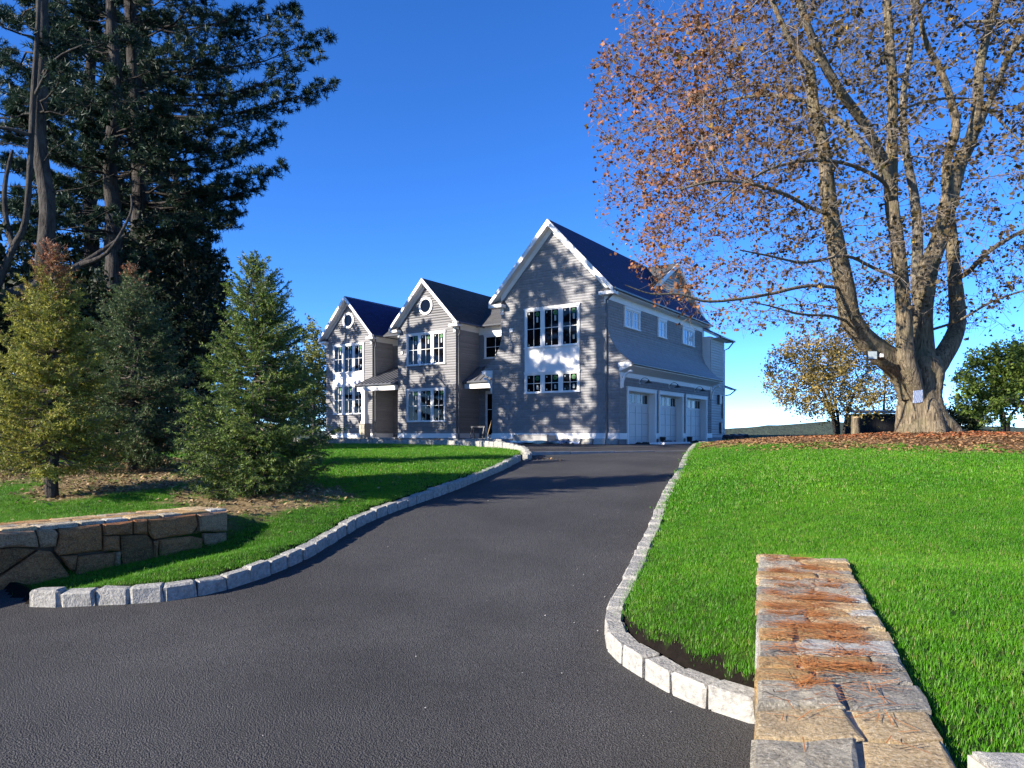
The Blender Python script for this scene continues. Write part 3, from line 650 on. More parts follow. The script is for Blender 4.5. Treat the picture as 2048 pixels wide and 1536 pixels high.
# ---- windows
def window(fm_, u0, u1, v0, v1, ns, parent, cas=.085, mul=.15, proud=.055, glass='glass', stick=True, rows=2, cols=2, seed=0, rowsplit=None):
    r = random.Random(seed); mb = MB()
    def bx(a, b_, c, d_, n0, n1):
        mb.hexa([fm_(a, c, n0), fm_(b_, c, n0), fm_(b_, d_, n0), fm_(a, d_, n0)], [fm_(a, c, n1), fm_(b_, c, n1), fm_(b_, d_, n1), fm_(a, d_, n1)])
    bx(u0, u0+cas, v0, v1-cas, -.02, proud); bx(u1-cas, u1, v0, v1-cas, -.02, proud)
    bx(u0-.02, u1+.02, v1-cas, v1, -.02, proud+.012); bx(u0-.045, u1+.045, v1, v1+.03, -.02, proud+.03); bx(u0-.03, u1+.03, v0-.05, v0, -.02, proud+.03)
    iw = (u1-u0-2*cas-(ns-1)*mul)/ns; us = [u0+cas+i*(iw+mul) for i in range(ns)]
    for i in range(ns-1): bx(us[i]+iw, us[i]+iw+mul, v0, v1-cas, -.02, proud-.006)
    secs = rowsplit or [(v0, v1-cas)]
    panes = []
    for (c, d_) in secs:
        for u in us:
            fw = .05; bx(u, u+fw, c, d_, -.02, .03); bx(u+iw-fw, u+iw, c, d_, -.02, .03); bx(u+fw, u+iw-fw, d_-fw, d_, -.02, .03); bx(u+fw, u+iw-fw, c, c+fw, -.02, .03)
            a, b_, e_, f_ = u+fw, u+iw-fw, c+fw, d_-fw
            for k in range(1, cols): q = a+(b_-a)*k/cols; bx(q-.012, q+.012, e_, f_, -.005, .022)
            for k in range(1, rows): q = e_+(f_-e_)*k/rows; bx(a, b_, q-.012, q+.012, -.006, .020)
            for i in range(cols):
                for j in range(rows):
                    ax, bx_ = a+(b_-a)*i/cols, a+(b_-a)*(i+1)/cols; az, bz = e_+(f_-e_)*j/rows, e_+(f_-e_)*(j+1)/rows
                    panes.append((ax+(.012 if i else 0), bx_-(.012 if i < cols-1 else 0), az+(.012 if j else 0), bz-(.012 if j < rows-1 else 0), i, j))
    w = mb.build('window', M['white'], parent)
    for (a, b_, c, d_, i, j) in panes:
        g_ = MB().hexa([fm_(a, c, -.012), fm_(b_, c, -.012), fm_(b_, d_, -.012), fm_(a, d_, -.012)], [fm_(a, c, .004), fm_(b_, c, .004), fm_(b_, d_, .004), fm_(a, d_, .004)]).build('pane', M[glass], w)
        if stick:
            first = (i == 0)      # local y grows to the left in the picture, so column 0 is the right-hand one
            cw = (a+b_)/2; ch = d_-c
            if first and j == rows-1:
                R_ = min(b_-a, .27)*.42; zc = d_-R_*1.35
                ring = lambda rr, n: [fm_(cw+rr*math.cos(k*math.pi/8), zc+rr*math.sin(k*math.pi/8), n) for k in range(16)]
                MB().hexa(ring(R_, .004), ring(R_, .007)).build('sticker', M['st_green'], w)
                s = MB(); s.hexa([fm_(cw-R_*.62, zc-R_*.13, .007), fm_(cw+R_*.62, zc-R_*.13, .007), fm_(cw+R_*.62, zc+R_*.13, .007), fm_(cw-R_*.62, zc+R_*.13, .007)], [fm_(cw-R_*.62, zc-R_*.13, .009), fm_(cw+R_*.62, zc-R_*.13, .009), fm_(cw+R_*.62, zc+R_*.13, .009), fm_(cw-R_*.62, zc+R_*.13, .009)]); s.build('sticker', M['blackplastic'], w)
                if ch > .6:
                    z1_ = zc-R_*1.25; z0_ = z1_-.25; s = MB(); s.hexa([fm_(cw-.05, z0_, .004), fm_(cw+.05, z0_, .004), fm_(cw+.05, z1_, .004), fm_(cw-.05, z1_, .004)], [fm_(cw-.05, z0_, .007), fm_(cw+.05, z0_, .007), fm_(cw+.05, z1_, .007), fm_(cw-.05, z1_, .007)]); s.build('sticker', M['st_lab'], w)
            elif first and j == 0 and (ch < .6 or r.random() < .35):
                z0_ = c+ch*.25; z1_ = z0_+.2; s = MB(); s.hexa([fm_(cw-.05, z0_, .004), fm_(cw+.05, z0_, .004), fm_(cw+.05, z1_, .004), fm_(cw-.05, z1_, .004)], [fm_(cw-.05, z0_, .007), fm_(cw+.05, z0_, .007), fm_(cw+.05, z1_, .007), fm_(cw-.05, z1_, .007)]); s.build('sticker', M['st_lab'], w)
            elif not first:
                zc = d_-.1 if j == rows-1 else c+.08; uu = b_-.1
                s = MB(); s.hexa([fm_(uu-.03, zc-.04, .004), fm_(uu+.03, zc-.04, .004), fm_(uu+.03, zc+.04, .004), fm_(uu-.03, zc+.04, .004)], [fm_(uu-.03, zc-.04, .007), fm_(uu+.03, zc-.04, .007), fm_(uu+.03, zc+.04, .007), fm_(uu-.03, zc+.04, .007)]); s.build('sticker', M['st_lab'], w)
    return w
def spandrel(fm_, u0, u1, v0, v1, ns, cas=.085, mul=.15):
    """white panels between an upper and a lower trio"""
    iw = (u1-u0-2*cas-(ns-1)*mul)/ns
    MB().hexa([fm_(u0, v0, -.02), fm_(u1, v0, -.02), fm_(u1, v1, -.02), fm_(u0, v1, -.02)], [fm_(u0, v0, .028), fm_(u1, v0, .028), fm_(u1, v1, .028), fm_(u0, v1, .028)]).build('spandrel_panel', M['white'], house)
    for i in range(ns+1):
        a = u0+(0 if i == 0 else cas+i*iw+(i-1)*mul); b_ = a+(cas if i in (0, ns) else mul)
        MB().hexa([fm_(a, v0, .028), fm_(b_, v0, .028), fm_(b_, v1, .028), fm_(a, v1, .028)], [fm_(a, v0, .045), fm_(b_, v0, .045), fm_(b_, v1, .045), fm_(a, v1, .045)]).build('panel_batten', M['white'], house)
F0 = fr(-.012)
window(F0, 2.02, 5.06, 4.44, 6.33, 3, house, seed=1); window(F0, 2.02, 5.06, 2.25, 3.22, 3, house, seed=2)
spandrel(F0, 2.02, 5.06, 3.25, 4.39, 3)
S0 = sd(UA-.012)
for (a, b_), n_ in zip(SW, (2, 1, 2)): window(S0, a, b_, 5.36, 6.30, n_, house, cas=.1, mul=.07, glass='skyglass', stick=False)
# ---- garage doors, recessed
for k, (a, b_) in enumerate(DO):
    y = .30; mb = MB(); mb.box(a+.03, b_-.03, y, y+.05, ZG, DT)
    W = b_-a; n_ = 4; st = .11
    secz = [ZG+.0, DT-.62]
    for i in range(n_+1):
        xx = a+.03+(W-.06-st)*i/n_
        mb.box(xx, xx+st*(.55 if 0 < i < n_ else 1), y-.022, y-.001, ZG, DT-.62)
    mb.box(a+.03, b_-.03, y-.024, y-.002, DT-.66, DT-.54); mb.box(a+.03, b_-.03, y-.024, y-.002, DT-.10, DT-.0); mb.box(a+.03, b_-.03, y-.024, y-.002, ZG, ZG+.14)
    xm = (a+b_)/2; mb.box(xm-.13, xm+.13, y-.024, y-.002, DT-.54, DT-.10); mb.box(a+.03, a+.22, y-.024, y-.002, DT-.54, DT-.1); mb.box(b_-.22, b_-.03, y-.024, y-.002, DT-.54, DT-.1)
    dr = mb.build('garage_door', M['door'], house)
    for h_ in (.35, .95, 1.50): MB().box(a+.035, b_-.035, y-.0015, y-.0005, ZG+h_, ZG+h_+.012).build('section_seam', M['gutter'], dr)
    for (p0, p1) in ((a+.22, xm-.13), (xm+.13, b_-.22)):
        pw = (p1-p0)/3
        for i in range(3):
            MB().box(p0+i*pw+.025, p0+(i+1)*pw-.025, y-.012, y-.003, DT-.53, DT-.11).build('pane', M['glass'], dr)
            if i: MB().box(p0+i*pw-.024, p0+i*pw+.024, y-.02, y-.0035, DT-.54, DT-.1).build('muntin', M['door'], dr)
    mb = MB(); mb.box(a, a+.025, -.01, y+.05, ZG, DT-.002); mb.box(b_-.025, b_, -.01, y+.05, ZG, DT-.002); mb.box(a, b_, -.01, y+.05, DT-.026, DT-.001)
    mb.box(a-.14, a-.001, -.06, .0, ZG, DT); mb.box(b_+.001, b_+.14, -.06, .0, ZG, DT); mb.box(a-.16, b_+.16, -.066, .0, DT+.001, DT+.15); mb.box(a-.19, b_+.19, -.09, .0, DT+.151, DT+.185)
    mb.build('door_casing', M['white'], house)
    # gooseneck lamp over the door
    xm -= .25; lamp = MB().box(xm-.07, xm+.07, -.03, -.004, 2.62, 2.84).build('wall_lamp', M['white'], house)
    pts = [(xm, -.03, 2.72)]+[(xm, -.05-.20*(1-math.cos(q))-.02, 2.74+.16*math.sin(q)) for q in np.linspace(.2, math.pi*.95, 10)]
    MB().tube(pts, .013, 6).build('lamp_arm', M['metal'], lamp); yb = pts[-1][1]; zb = pts[-1][2]
    ring = lambda r_, z: [(xm+r_*math.cos(q), yb+r_*math.sin(q), z) for q in np.linspace(0, 2*math.pi, 14, endpoint=False)]
    mb = MB(); rr = [(.03, zb+.04), (.045, zb-.02), (.11, zb-.06), (.20, zb-.13)]
    for i in range(3): mb.hexa(ring(*rr[i]), ring(*rr[i+1]))
    mb.build('lamp_shade', M['metal'], lamp); MB().box(xm-.045, xm+.045, -.045, -.031, 2.64, 2.8).build('lamp_backplate', M['metal'], lamp)
# ---- white clapboard block behind, cross gable above
trim_box('wall', 12.72, 15.2, .06, 6.9, ZG, 6.10, 'cream', 0)
shingles('clapboards', sd(.05), lambda z: (12.72, 15.2), ZG+.25, 6.10, house, .16, thick=.02, lap=True, c1=(.66, .655, .65), c2=(.62, .615, .61), seed=31)
trim_box('corner_board', 15.1, 15.225, .005, .12, ZG, 6.1)
mb = MB(); mb.box(12.72, 15.2, .04, .06, ZG-.1, ZG+.25); mb.build('foundation', M['concrete'], house)
roof_slope('roof', (12.9, -.42, 6.10), (15.72, -.42, 6.10), (15.72, 2.2, 7.5), (12.9, 2.2, 7.5), .12, house, NAVY_REFLECT, 41)
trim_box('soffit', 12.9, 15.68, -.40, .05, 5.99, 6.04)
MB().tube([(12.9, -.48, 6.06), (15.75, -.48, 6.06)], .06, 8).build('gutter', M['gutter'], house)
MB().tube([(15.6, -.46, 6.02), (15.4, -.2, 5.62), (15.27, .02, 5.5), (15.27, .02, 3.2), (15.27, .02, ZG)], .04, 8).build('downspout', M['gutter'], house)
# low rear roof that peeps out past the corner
roof_slope('roof', (15.2, -.38, 3.10), (16.15, -.38, 3.10), (15.9, 1.2, 3.75), (15.2, 1.2, 3.75), .10, house, NAVY_REFLECT, 42)
MB().tube([(15.2, -.43, 3.05), (16.2, -.43, 3.05)], .055, 8).build('gutter', M['gutter'], house)
MB().tube([(16.1, -.40, 3.0), (15.7, -.2, 2.72), (15.3, -.05, 2.66)], .04, 8).build('downspout', M['gutter'], house)
# cross gable with white clapboards
XG, YG, sl_ = 11.0, 1.75, .56
gz = lambda x: ZP-.08-abs(x-XG)*sl_
outl = [(XG-3.6, gz(XG-3.6)), (XG, gz(XG)), (XG+5.6, gz(XG+5.6)), (XG+5.6, 6.2), (XG-3.6, 6.2)]
MB().hexa([(x, YG+.02, z-.12) for x, z in outl], [(x, YG+2.0, z-.12) for x, z in outl]).build('wall', M['cream'], house)
shingles('clapboards', sd(YG), lambda z: (XG-(ZP-.2-z)/sl_, XG+(ZP-.2-z)/sl_), 7.0, ZP-.3, house, .16, thick=.02, lap=True, c1=(.66, .655, .65), c2=(.60, .595, .59), seed=32)
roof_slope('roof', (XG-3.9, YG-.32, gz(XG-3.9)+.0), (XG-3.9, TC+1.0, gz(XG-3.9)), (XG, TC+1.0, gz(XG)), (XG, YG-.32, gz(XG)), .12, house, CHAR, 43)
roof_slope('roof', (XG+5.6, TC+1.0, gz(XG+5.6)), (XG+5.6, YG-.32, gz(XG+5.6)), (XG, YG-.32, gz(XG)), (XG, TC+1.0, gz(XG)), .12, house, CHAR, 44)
for s_, L_ in ((-1, 3.9), (1, 5.6)):
    q = [(XG, gz(XG)+.01), (XG+s_*L_, gz(XG+L_)+.01), (XG+s_*L_, gz(XG+L_)-.24), (XG, gz(XG)-.27)]
    MB().hexa([(x, YG-.36, z) for x, z in q], [(x, YG-.322, z) for x, z in q]).build('rake_board', M['white'], house)
# service boxes on the white wall
MB().box(13.9, 14.35, -.12, .03, 2.05, 2.65).build('meter_box', M['gutter'], house, bevel=.02)
MB().box(14.3, 14.55, -.10, .03, .25, .95).build('meter_box', M['gutter'], house, bevel=.02)
MB().box(14.75, 14.83, -.06, .03, 1.2, 2.6).build('conduit', M['gutter'], house)
# small white box with a hanging cable on the gable front
def putbox(y, z, s=.12): return MB().box(-.09, -.012, y-s/2, y+s/2, z-s/2, z+s/2).build('junction_box', M['white'], house, bevel=.008)
j = putbox(5.85, 5.38, .2); MB().tube([(-.06, 5.9, 5.28), (-.07, 5.97, 5.0), (-.07, 5.86, 4.75), (-.07, 5.74, 4.6)], .008, 5).build('cable', M['white'], j)
# ---- the middle and left gables
def gable(y0, y1, x0, x1, zpk, parent, cols, seed, ze=6.80):
    yc = (y0+y1)/2; eo = .38; k = (zpk-ze)/((y1-y0)/2+eo)
    rz_ = lambda y: zpk-abs(y-yc)*k
    out = [(y0+.02, ZG), (y0+.02, rz_(y0)-.25), (yc, zpk-.25), (y1-.02, rz_(y0)-.25), (y1-.02, ZG)]
    mb = MB(); prism_x(mb, out, x0+.02, x1); mb.build('wall', M['sheath'], parent)
    bnd = lambda z: (y0, y1) if z < rz_(y0)-.25 else (yc-(zpk-.25-z)/k, yc+(zpk-.25-z)/k)
    shingles('clapboards', fr(x0), bnd, .28, zpk-.3, parent, .15, (.3, .8), .018, c1=(.30, .291, .296), c2=(.265, .258, .262), seed=seed, lap=True)
    shingles('clapboards', sd(y0), lambda z: (x0, x0+3.4), .28, 6.5, parent, .15, (.3, .8), .018, c1=(.30, .291, .296), c2=(.27, .262, .267), seed=seed+1, lap=True)
    MB().box(x0-.04, x0-.0, y0-.04, y1, 0, .28).build('water_table', M['white'], parent)
    MB().box(x0-.04, x0+3.2, y0-.04, y0-.0, 0, .28).build('water_table', M['white'], parent)
    MB().box(x0-.01, x0+.02, y0, y1, ZG-.3, -.002).build('foundation', M['concrete'], parent)
    fo = .38; ya, za = y0-eo, rz_(y0-eo)
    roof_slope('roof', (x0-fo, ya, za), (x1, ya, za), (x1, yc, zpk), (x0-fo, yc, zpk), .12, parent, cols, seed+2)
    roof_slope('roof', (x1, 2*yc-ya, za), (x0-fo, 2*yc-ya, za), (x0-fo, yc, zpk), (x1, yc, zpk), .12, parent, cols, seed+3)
    rake(parent, x0-fo-.003, ya, za, yc, zpk, .20); frieze_rake(parent, x0-.02, y0, rz_(y0)-.17, yc, zpk-.17, .2)
    ret(parent, x0-fo, ya-.03, y0+.26, za-.11); ret(parent, x0-fo, y1-.26, 2*yc-ya+.03, za-.11)
    for yy in (y0+.0, y1-.15): MB().box(x0-.06, x0-.018, yy, yy+.15, za-.55, za-.27).build('corner_capital', M['white'], parent)
    MB().box(x0+.0, x0+3.2, y0-.04, y0-.019, 6.42, 6.76).build('frieze_board', M['white'], parent)
    MB().box(x0-fo+.02, x0+3.2, ya+.02, y0+.02, 6.76, 6.80).build('soffit', M['white'], parent)
    MB().tube([(x0-fo, ya-.05, za-.05), (x0+2.6, ya-.05, za-.05)], .055, 8).build('gutter', M['gutter'], parent)
    # round window
    zc = zpk-1.62; r1, r0 = .54, .40; fmw = fr(x0-.018); ring = lambda rr, n: [fmw(yc+rr*math.cos(q), zc+rr*math.sin(q), n) for q in np.linspace(0, 2*math.pi, 32, endpoint=False)]
    mb = MB(); nn = 32; A, B, C, D = ring(r1, -.02), ring(r1, .06), ring(r0, .06), ring(r0, -.02)
    mb.add(A+B+C+D, [(a_*nn+i, a_*nn+(i+1) % nn, (a_+1)*nn+(i+1) % nn, (a_+1)*nn+i) for a_ in range(3) for i in range(nn)])
    w = mb.build('round_window', M['white'], parent, smooth=False)
    MB().hexa(ring(r0+.02, -.01), ring(r0+.02, .012)).build('pane', M['glass'], w)
    return yc
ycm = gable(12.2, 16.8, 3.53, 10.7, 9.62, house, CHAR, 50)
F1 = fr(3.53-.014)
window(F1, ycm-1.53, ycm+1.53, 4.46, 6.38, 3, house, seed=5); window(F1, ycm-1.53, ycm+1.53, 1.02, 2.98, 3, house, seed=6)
ycl = gable(20.3, 24.8, 4.8, 10.7, 9.62, house, NAVY_REFLECT, 60)
F2 = fr(4.8-.014)
window(F2, ycl-1.5, ycl+1.5, 4.46, 6.38, 3, house, seed=7); window(F2, ycl-1.5, ycl+1.5, 1.62, 3.62, 3, house, seed=8); spandrel(F2, ycl-1.5, ycl+1.5, 3.65, 4.41, 3)
for (y, x) in ((12.12, 3.56), (20.2, 4.83)):
    MB().tube([(x-.2, y-.32, 6.7), (x+.1, y-.1, 6.2), (x+.12, y+.02, 6.0), (x+.12, y-.02, 3.3), (x+.12, y-.02, 0)], .042, 8).build('downspout', M['gutter'], house)
j2 = MB().box(3.53-.08, 3.53-.012, 16.35, 16.5, 5.2, 5.38).build('junction_box', M['white'], house, bevel=.006)
# main body behind, its long roof, the two recessed fronts
MB().box(6.77, 14, 7.0, 24.0, ZG, 6.75).build('wall', M['sheath'], house)
MB().box(5.80, 6.78, 6.4, 12.25, ZG, 6.75).build('wall', M['sheath'], house)
shingles('clapboards', fr(5.79), lambda z: (7.0, 12.2), 0, 6.45, house, .15, (.3, .8), .018, c1=(.30, .291, .296), c2=(.27, .262, .267), seed=71, lap=True)
shingles('clapboards', fr(6.76), lambda z: (16.8, 20.3), 0, 6.45, house, .15, (.3, .8), .018, c1=(.30, .291, .296), c2=(.27, .262, .267), seed=72, lap=True)
RX, RZ = 10.6, 9.58
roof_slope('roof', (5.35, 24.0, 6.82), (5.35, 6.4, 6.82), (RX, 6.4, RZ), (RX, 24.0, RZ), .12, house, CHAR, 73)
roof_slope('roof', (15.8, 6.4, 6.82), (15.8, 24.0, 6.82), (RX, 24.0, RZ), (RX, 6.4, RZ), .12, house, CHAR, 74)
MB().tube([(5.3, 6.6, 6.76), (5.3, 12.0, 6.76)], .055, 8).build('gutter', M['gutter'], house); MB().tube([(5.3, 17.2, 6.76), (5.3, 20, 6.76)], .055, 8).build('gutter', M['gutter'], house)
MB().box(5.76, 5.785, 7.0, 12.2, 6.30, 6.76).build('frieze_board', M['white'], house); MB().box(6.73, 6.755, 16.8, 20.3, 6.30, 6.76).build('frieze_board', M['white'], house)
MB().box(5.38, 6.76, 7.0, 12.2, 6.765, 6.80).build('soffit', M['white'], house); MB().box(5.38, 6.76, 16.8, 20.3, 6.765, 6.80).build('soffit', M['white'], house)
F3 = fr(5.79-.02); F4 = fr(6.76-.02)
window(F3, 10.1, 11.75, 4.86, 6.25, 1, house, seed=9, stick=False); window(F4, 17.6, 19.2, 4.7, 6.25, 1, house, seed=10, stick=False)
window(F4, 17.2, 17.9, .25, 2.9, 1, house, seed=11, stick=False)
# entry doors under the metal roofs
def entry(fm_, u0, u1, v1):
    mb = MB(); mb.hexa([fm_(u0, 0, -.02), fm_(u1, 0, -.02), fm_(u1, v1, -.02), fm_(u0, v1, -.02)], [fm_(u0, 0, .05), fm_(u1, 0, .05), fm_(u1, v1, .05), fm_(u0, v1, .05)])
    d_ = mb.build('door', M['white'], house)
    for (a, b_, c, e_) in ((u0+.16, (u0+u1)/2-.02, .2, v1*.6), ((u0+u1)/2+.02, u1-.16, .2, v1*.6), (u0+.16, (u0+u1)/2-.02, v1*.6+.03, v1-.18), ((u0+u1)/2+.02, u1-.16, v1*.6+.03, v1-.18)):
        MB().hexa([fm_(a, c, .05), fm_(b_, c, .05), fm_(b_, e_, .05), fm_(a, e_, .05)], [fm_(a, c, .056), fm_(b_, c, .056), fm_(b_, e_, .056), fm_(a, e_, .056)]).build('pane', M['glass'], d_)
    MB().tube([fm_(u0+.1, 1.0, .05), fm_(u0+.1, 1.0, .11), fm_(u0+.2, 1.0, .11)], .012, 6).build('door_handle', M['metal'], d_)
entry(F3, 10.55, 11.65, 2.85); entry(F4, 18.4, 19.5, 2.6)
def porch_roof(x0, x1, y0, y1, z0, z1):
    mb = MB(); mb.hexa([(x0, y0, z0-.10), (x1, y0, z1-.10), (x1, y1, z1-.10), (x0, y1, z0-.10)], [(x0, y0, z0), (x1, y0, z1), (x1, y1, z1), (x0, y1, z0)])
    o = mb.build('porch_roof', M['seam'], house); n_ = int((y1-y0)/.38)
    for i in range(n_+1):
        y = y0+.02+(y1-y0-.04)*i/n_
        MB().hexa([(x0, y-.014, z0-.002), (x1, y-.014, z1-.002), (x1, y+.014, z1-.002), (x0, y+.014, z0-.002)], [(x0, y-.014, z0+.05), (x1, y-.014, z1+.05), (x1, y+.014, z1+.05), (x0, y+.014, z0+.05)]).build('seam', M['seam'], o)
    MB().tube([(x0-.06, y0, z0-.05), (x0-.06, y1, z0-.05)], .055, 8).build('gutter', M['gutter'], house)
    MB().box(x0+.05, x0+.22, y0+.05, y1-.05, z0-.42, z0-.11).build('porch_beam', M['white'], house)
    MB().box(x0+.22, x1, y0+.05, y1-.05, z0-.16, z0-.125).build('porch_ceiling', M['white'], house)
porch_roof(3.28, 6.74, 16.83, 20.26, 3.42, 4.78)
porch_roof(4.2, 5.77, 7.9, 12.17, 3.35, 4.35)
# porch column on a stone pier
MB().box(3.36, 3.66, 19.55, 19.85, .92, 3.0).build('porch_column', M['white'], house, bevel=.02)
mb = MB(); mb.box(3.33, 3.69, 19.52, 19.88, .92, 1.08); mb.box(3.33, 3.69, 19.52, 19.88, 2.86, 3.0); mb.build('column_trim', M['white'], house)
pier = MB().box(3.26, 3.76, 19.45, 19.95, ZG, .86).build('pier', M['st_blue'], house)
for k in range(4):
    for q in range(2): MB().box(3.235, 3.258, 19.45+q*.25+.01*(k % 2), 19.68+q*.25, ZG+k*.27, ZG+k*.27+.25).build('stone', M[random.choice(['st_blue', 'st_grey'])], pier, bevel=.008)
MB().box(3.22, 3.80, 19.41, 19.99, .862, .918).build('pier_cap', M['st_blue'], house, bevel=.01)
MB().box(3.3, 6.7, 16.85, 20.25, ZG, .02).build('porch_floor', M['concrete'], house)
for k in range(2): MB().box(3.3-.32*(k+1), 3.3-.32*k, 17.1, 19.3, ZG-.1, .02-.13*(k+1)).build('porch_step', M['concrete'], house)
MB().box(4.4, 5.75, 9.6, 12.1, ZG, .0).build('porch_floor', M['concrete'], house)
for k in range(2): MB().box(4.4-.32*(k+1), 4.4-.32*k, 9.8, 11.9, ZG-.1, -.12*(k+1)+.0).build('porch_step', M['concrete'], house)
MB().box(6.3, 6.45, 18.9, 19.0, 1.9, 2.3).build('wall_lamp', M['metal'], house, bevel=.01)
# ------------------------------------------------------------------ trees
def frusta(E0, E1, r0, r1, n=5):
    """Tapered n-sided sticks between point pairs (arrays)."""
    E0, E1 = np.asarray(E0, float), np.asarray(E1, float); d = E1-E0; L = np.linalg.norm(d, axis=1, keepdims=True)+1e-9; d = d/L
    ref = np.where(np.abs(d[:, 2:3]) < .9, np.array([[0, 0, 1.]]), np.array([[1., 0, 0]])); u = np.cross(d, ref); u /= np.linalg.norm(u, axis=1, keepdims=True)+1e-9; w = np.cross(d, u)
    th = 2*np.pi*np.arange(n)/n; ring = u[:, None, :]*np.cos(th)[None, :, None]+w[:, None, :]*np.sin(th)[None, :, None]
    A = E0[:, None, :]+ring*np.asarray(r0)[:, None, None]; B = E1[:, None, :]+ring*np.asarray(r1)[:, None, None]
    V = np.concatenate([A, B], 1).reshape(-1, 3); m_ = len(E0); base = (np.arange(m_)*2*n)[:, None]; i = np.arange(n)[None, :]
    Q = np.stack([base+i, base+(i+1) % n, base+n+(i+1) % n, base+n+i], -1).reshape(-1, 4)
    return V, Q
def limb_tube(pts, rad, n=14, flute=0.0, seed=0, sub=4):
    """One continuous uneven limb through the points."""
    pts = np.array(pts, float); rad = np.array(rad, float); k = len(pts)
    q = np.linspace(0, k-1, (k-1)*sub+1); i0 = np.clip(np.floor(q).astype(int), 0, k-2); f = q-i0
    Pm = pts[np.clip(i0-1, 0, k-1)]; P0 = pts[i0]; P1 = pts[i0+1]; P2 = pts[np.clip(i0+2, 0, k-1)]; f = f[:, None]
    C = .5*(2*P0+(-Pm+P1)*f+(2*Pm-5*P0+4*P1-P2)*f**2+(-Pm+3*P0-3*P1+P2)*f**3); r = np.interp(q, np.arange(k), rad)
    T = np.gradient(C, axis=0); T /= np.linalg.norm(T, axis=1, keepdims=True); u = np.cross(T, np.array([.31, .85, .21])); u /= np.linalg.norm(u, axis=1, keepdims=True); w = np.cross(T, u)
    th = 2*np.pi*np.arange(n)/n; rg = np.random.default_rng(seed); ph = rg.uniform(0, 6.28, 3)
    lump = 1+.05*np.sin(3*th[None, :]+q[:, None]*2.1+ph[0])+.04*np.sin(5*th[None, :]-q[:, None]*1.3+ph[1])+rg.normal(0, .015, (len(q), n))
    if np.any(flute): lump = lump+np.interp(q, np.arange(k), flute)[:, None]*(np.abs(np.sin(3.5*th[None, :]+.25*q[:, None]+ph[2]))-.55)
    V = C[:, None, :]+(u[:, None, :]*np.cos(th)[None, :, None]+w[:, None, :]*np.sin(th)[None, :, None])*(r[:, None]*lump)[:, :, None]
    m_ = len(q); b_ = (np.arange(m_-1)*n)[:, None]; i = np.arange(n)[None, :]
    Q = np.stack([b_+i, b_+(i+1) % n, b_+n+(i+1) % n, b_+n+i], -1).reshape(-1, 4)
    return V.reshape(-1, 3), Q, C, r
class Bag:
    def __init__(s): s.V = []; s.Q = []; s.C = []; s.n = 0
    def add(s, V, Q, C=None):
        s.V.append(V); s.Q.append(Q+s.n); s.n += len(V)
        if C is not None: s.C.append(C)
    def build(s, name, mat, parent, base, smooth=False):
        by = {}
        for q in s.Q: by.setdefault(q.shape[1], []).append(q)
        return mesh_np(name, np.concatenate(s.V)-np.array(base), [np.concatenate(v) for v in by.values()], mat, parent, col=np.concatenate(s.C) if s.C else None, smooth=smooth)
def rand_dirs(n, g): v = g.normal(size=(n, 3)); return v/np.linalg.norm(v, axis=1, keepdims=True)
def leaves(P, size, g, cols, droop=.35, lobed=True):
    """Folded little leaves at points P."""
    n = len(P); d = rand_dirs(n, g); d[:, 2] -= droop; d /= np.linalg.norm(d, axis=1, keepdims=True)
    s = np.cross(d, rand_dirs(n, g)); s /= np.linalg.norm(s, axis=1, keepdims=True)+1e-9; nn = np.cross(d, s)
    L = size*g.uniform(.4, 1.35, n)
    sh = [(0, 0, 0), (.28, .34, .10), (.18, .62, .22), (.62, .40, .12), (1.0, 0, 0), (.62, -.40, .12), (.18, -.62, .22), (.28, -.34, .10)] if lobed else [(0, 0, 0), (.45, .32, .08), (1, 0, 0), (.45, -.32, .08)]
    V = np.stack([P+(d*a+s*b_+nn*c_)*L[:, None] for a, b_, c_ in sh], 1)
    k = len(sh)
    if lobed: T = np.array([[0, 1, 3, 4], [0, 4, 5, 7], [1, 2, 3, 3], [7, 5, 6, 6]])
    b_ = (np.arange(n)*k)[:, None]
    if lobed:
        Q4 = np.concatenate([b_+np.array([[0, 1, 3, 4]]), b_+np.array([[0, 4, 5, 7]])]); Q3 = np.concatenate([b_+np.array([[1, 2, 3]]), b_+np.array([[7, 5, 6]])])
        return V.reshape(-1, 3), [Q4, Q3], np.repeat(cols, k, axis=0)
    return V.reshape(-1, 3), [b_+np.array([[0, 1, 2]]), b_+np.array([[0, 2, 3]])], np.repeat(cols, k, axis=0)
def colonize(nodes, par, A, step, di, dk, g, iters=90, bias=(0, 0, .1), maxn=30000, jit=.25):
    """Grow branch nodes towards the attraction points A."""
    nodes = [np.array(p, float) for p in nodes]; par = list(par); A = A.copy(); N_ = np.array(nodes)
    D = ((A[:, None, :]-N_[None, :, :])**2).sum(-1) if len(N_)*len(A) < 3e7 else None
    best = D.argmin(1); bd = np.sqrt(D.min(1)); bias = np.array(bias)
    for it in range(iters):
        if len(A) == 0 or len(nodes) > maxn: break
        act = bd < di
        if not act.any(): break
        arr = np.array(nodes); v = A[act]-arr[best[act]]; v /= np.linalg.norm(v, axis=1, keepdims=True)+1e-9
        ids, inv = np.unique(best[act], return_inverse=True); S = np.zeros((len(ids), 3)); np.add.at(S, inv, v)
        S /= np.linalg.norm(S, axis=1, keepdims=True)+1e-9; S = S+bias+g.normal(0, jit, S.shape); S /= np.linalg.norm(S, axis=1, keepdims=True)
        new = arr[ids]+S*step; n0 = len(nodes); nodes += list(new); par += [int(q) for q in ids]
        D = np.sqrt(((A[:, None, :]-new[None, :, :])**2).sum(-1)); j = D.argmin(1); dm = D[np.arange(len(A)), j]; better = dm < bd
        best = np.where(better, n0+j, best); bd = np.minimum(bd, dm); keep = bd > dk; A = A[keep]; best = best[keep]; bd = bd[keep]
    return np.array(nodes), np.array(par)
